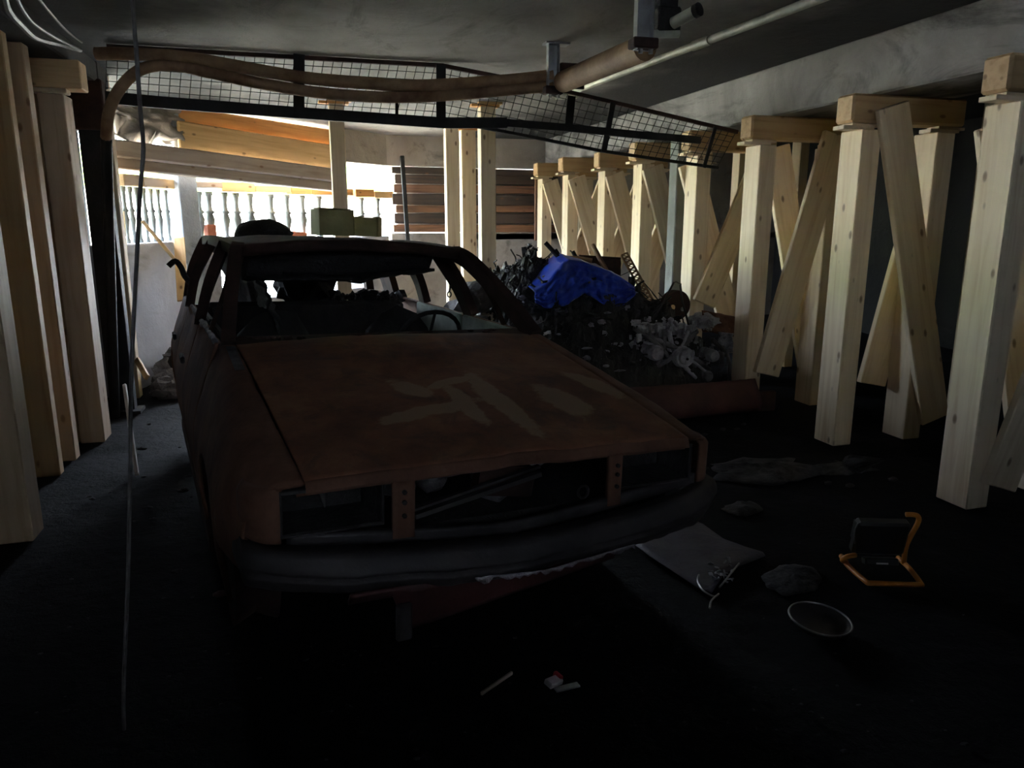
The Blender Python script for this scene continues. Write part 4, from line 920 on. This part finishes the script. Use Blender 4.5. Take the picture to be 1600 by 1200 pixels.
o = tag(timber('white_stake', atz(214, 742, 0.0) + Vector((0, 0, 0.0)), atz(207, 690, 0.0) + Vector((-.01, 0, .40)), .022, .018, 'white_paper', bevel=0.002), 'short whitish stake leaning beside the hanging cord', 'stake')
o = MB().box((0, 0, 0), (0.11, 0.08, 0.16)).build('red_brick', 'brick_red', bevel=0.006); p = atW(329, 371, -0.10); o.location = (p.x, p.y, 1.36); o.rotation_euler = (0, 0, .7); tag(o, 'upright red brick standing on the parapet next to the pier', 'brick')
o = MB().box((0, 0, 0), (0.20, 0.09, 0.07)).build('red_brick', 'brick_red', bevel=0.006); p = atW(466, 373, -0.10); o.location = (p.x, p.y, 1.315); o.rotation_euler = (0, 0.1, .5); tag(o, 'red brick lying flat on the parapet below the balusters', 'brick')

# ================================================================== FLOOR LITTER
def flat(name, label, pts, mat, z=0.012, cat='sheet', amp=0.006, kind=None):  # default category also serves the painted daylight patch
    P = [atz(x, y, 0) for x, y in pts]; c = sum(P, Vector()) / len(P); k = len(P); n = 7
    vs = [(0, 0, amp * 2)]; fs = []
    for j in range(1, n + 1):
        for p in P:
            q = (p - c) * (j / n); vs.append((q.x, q.y, amp * 2 * (1 - (j / n) ** 3) * (1 + fbm((q.x * 6 + c.x, q.y * 6, 0)))))
    for i in range(k):
        fs.append((0, 1 + i, 1 + (i + 1) % k))
        for j in range(n - 1): a, b = 1 + j * k, 1 + (j + 1) * k; fs.append((a + i, b + i, b + (i + 1) % k, a + (i + 1) % k))
    m = MB(); m.add(vs, fs); o = m.build(name, mat, smooth=True, thick=0.004); o.location = (c.x, c.y, z); return tag(o, label, cat, kind=kind)
def ragged(cx, cy, rx, ry, n=28, seed=0, amp=.35):
    return [(cx + rx * math.cos(a) * (1 + amp * noise.noise(Vector((math.cos(a) * 2.3, math.sin(a) * 2.3, seed)))), cy + ry * math.sin(a) * (1 + amp * noise.noise(Vector((math.cos(a) * 2.3, math.sin(a) * 2.3, seed + 9))))) for a in [6.2832 * i / n for i in range(n)]]
flat('daylight_patch', 'bluish grey patch of painted daylight flat on the floor beside the bumper', [(986, 850), (992, 832), (1003, 820), (1040, 810), (1070, 810), (1098, 822), (1130, 845), (1165, 858), (1192, 866), (1196, 872), (1150, 890), (1130, 902), (1112, 930), (1088, 921), (1050, 895), (1015, 872)], 'daylight_patch')  # pool of daylight on the floor, built as a thin bluish grey layer
flat('ash_patch', 'long pale ash patch on the floor before the shoring frames', ragged(1190, 735, 85, 22, 36, 3, .5), 'ash_floor', 0.0, 'ash', .012, 'stuff')
flat('ash_patch', 'curling ash streak at the foot of the second shoring frame', ragged(1310, 733, 50, 9, 30, 6, .5), 'ash_floor', 0.0, 'ash', .012, 'stuff')
flat('ash_patch', 'small ash patch between painted daylight patch and long ash patch', ragged(1160, 795, 30, 10, 24, 8, .5), 'ash_floor', 0.0, 'ash', .01, 'stuff')
flat('ash_patch', 'swirled grey ash beside the orange work lamp', ragged(1238, 905, 46, 24, 34, 12, .22), 'ash_floor', 0.0, 'ash', .012, 'stuff')
# broken glass and wires on the painted daylight patch
gl = MB(); rr = random.Random(5)
for i in range(26):
    p = atz(rr.uniform(1110, 1145), rr.uniform(875, 910), 0.02); gl.box(p + Vector((0, 0, rr.uniform(.0, .02))), (rr.uniform(.008, .03), rr.uniform(.004, .02), .003), (rr.uniform(-1, 1), rr.uniform(-1, 1), rr.uniform(0, 3)))
tag(gl.build('glass_shards', 'glass_shard'), 'glittering glass shards on the corner of the painted daylight patch', 'glass', kind='stuff')
pipe('bent_wire', 'thin bent wire curling at the edge of the painted daylight patch', [atz(x, y, .03) for x, y in [(1092, 898), (1090, 908), (1098, 922), (1115, 932), (1123, 928), (1112, 938), (1109, 950)]], .004, 'galv', 'wire', 6, 5)
pipe('straight_wire', 'straight shiny wire lying over the glass shards', [atz(1124, 918, .02), atz(1155, 880, .05)], .004, 'galv', 'wire', 6, 0)
# dish
p = atz(1279, 984, 0); ds = thing('metal_dish', 'shallow grey metal dish tipped on the black floor', 'dish', (p.x, p.y, 0.026), (math.radians(4), math.radians(3), 0))
MB().lathe([(0.0, 0.0), (0.05, 0.0), (0.085, 0.012), (0.108, 0.04), (0.110, 0.04), (0.088, 0.008), (0.05, -0.005), (0.0, -0.005)], (0, 0, -.02), 36).build('bowl', 'burnt_grey', ds, smooth=True)
MB().tube([(0.110 * math.cos(t), 0.110 * math.sin(t), 0.02) for t in [i * 6.2832 / 36 for i in range(36)]], 0.004, 6, True).build('rolled_rim', 'galv', ds, smooth=True)
# cigarette pack, stick
p = atz(865, 1072, 0.0); ck = thing('crushed_pack', 'crushed white and red paper pack on the black floor', 'litter', (p.x, p.y, 0.0), (0, 0, 0.5))
MB().box((0, 0, 0.016), (0.06, 0.035, 0.02), (.2, .15, 0)).build('pack', 'white_paper', ck, bevel=0.004); MB().box((0.028, 0.006, 0.020), (0.016, 0.036, 0.021), (.2, .15, 0)).build('lid', 'red_paper', ck, bevel=0.004)
MB().box((0.02, -0.04, 0.006), (0.085, 0.022, 0.006), (0, .05, -.35)).build('torn_flap', 'white_paper', ck)
o = tag(timber('wood_splinter', atz(752, 1084, .012), atz(800, 1051, .012), .012, .008, 'old_timber', bevel=.001), 'thin pale wood splinter lying on the black floor', 'splinter')
o = MB().blob((0, 0, .012), (.03, .02, .012), .3, 8, 2).build('red_blob', 'red_panel', smooth=True); o.location = atz(345, 932, 0); tag(o, 'small dark red blob beside the burnt front wheel', 'fragment')  # small dark red blob on the floor
rr = random.Random(21)
ch = MB()
for i in range(120):
    px, py = rr.uniform(0, 1600), 760 + 430 * rr.random(); p = atz(px, py, 0.004); s = rr.uniform(.002, .006) * (1.6 if rr.random() < .08 else 1)
    ch.blob(p, (s * 1.6, s, s * .6), .5, 6, i)
for i in range(120):
    p = Vector((rr.uniform(-1.2, 3.3), rr.uniform(3.0, 7.5), .006)); s = rr.uniform(.004, .02); ch.blob(p, (s * 1.6, s, s * .6), .5, 6, i)
tag(ch.build('floor_crumbs', 'ash_floor'), 'pale crumbs and chips scattered over the black floor', 'crumbs', kind='stuff')

# ================================================================== WORK LAMP
lp = thing('work_lamp', 'black floodlight on an orange tubular floor stand', 'work lamp', (2.36, 2.45, 0), (0, 0, math.radians(-20)))
MB().box((0, 0, 0), (0.22, 0.055, 0.17)).build('housing', 'black_plastic', lp, bevel=0.012, mtx=Matrix.Translation((-0.005, 0.02, 0.145)) @ Matrix.Rotation(math.radians(14), 4, 'X'))
g = MB()
for i in range(7): g.box((-0.09 + i * 0.03, 0.0, 0), (0.005, 0.05, 0.09))
g.build('cooling_fins', 'black_plastic', lp, mtx=Matrix.Translation((-0.005, 0.06, 0.15)) @ Matrix.Rotation(math.radians(14), 4, 'X'))
MB().tube(smooth_path([(-0.115, -0.02, 0.22), (-0.13, -0.03, 0.19), (-0.125, -0.03, 0.13)], 3), 0.003, 6).build('lens_edge', 'galv', lp, smooth=True)
st = empty('stand'); st.parent = lp
MB().tube(smooth_path([(-0.125, 0.10, 0.012), (-0.13, 0.0, 0.012), (-0.11, -0.14, 0.012), (-0.085, -0.155, 0.012), (0.09, -0.155, 0.012), (0.11, -0.14, 0.012), (0.125, 0.0, 0.012), (0.12, 0.10, 0.012)], 4), 0.011, 10).build('base_tube', 'orange_tube', st, smooth=True)
MB().tube(smooth_path([(0.120, 0.04, 0.012), (0.125, 0.045, 0.10), (0.155, 0.035, 0.20), (0.152, 0.03, 0.236), (0.13, 0.03, 0.245), (0.10, 0.03, 0.245)], 4), 0.011, 10).build('upright_tube', 'orange_tube', st, smooth=True)
MB().tube(smooth_path([(-0.125, 0.04, 0.012), (-0.15, 0.02, 0.03), (-0.14, 0.0, 0.055), (-0.10, 0.01, 0.06)], 4), 0.011, 10).build('bracket_tube', 'orange_tube', st, smooth=True)
MB().box((0.0, -0.022, 0.045), (0.05, 0.004, 0.02), (-.5, 0, 0)).build('rating_label', 'white_paper', lp)
MB().box((0.0, -0.0, 0.04), (0.14, 0.05, 0.03), (-.3, 0, 0)).build('junction_box', 'black_plastic', lp, bevel=.005)
# nothing in this script depends on the view
bpy.context.view_layer.update()
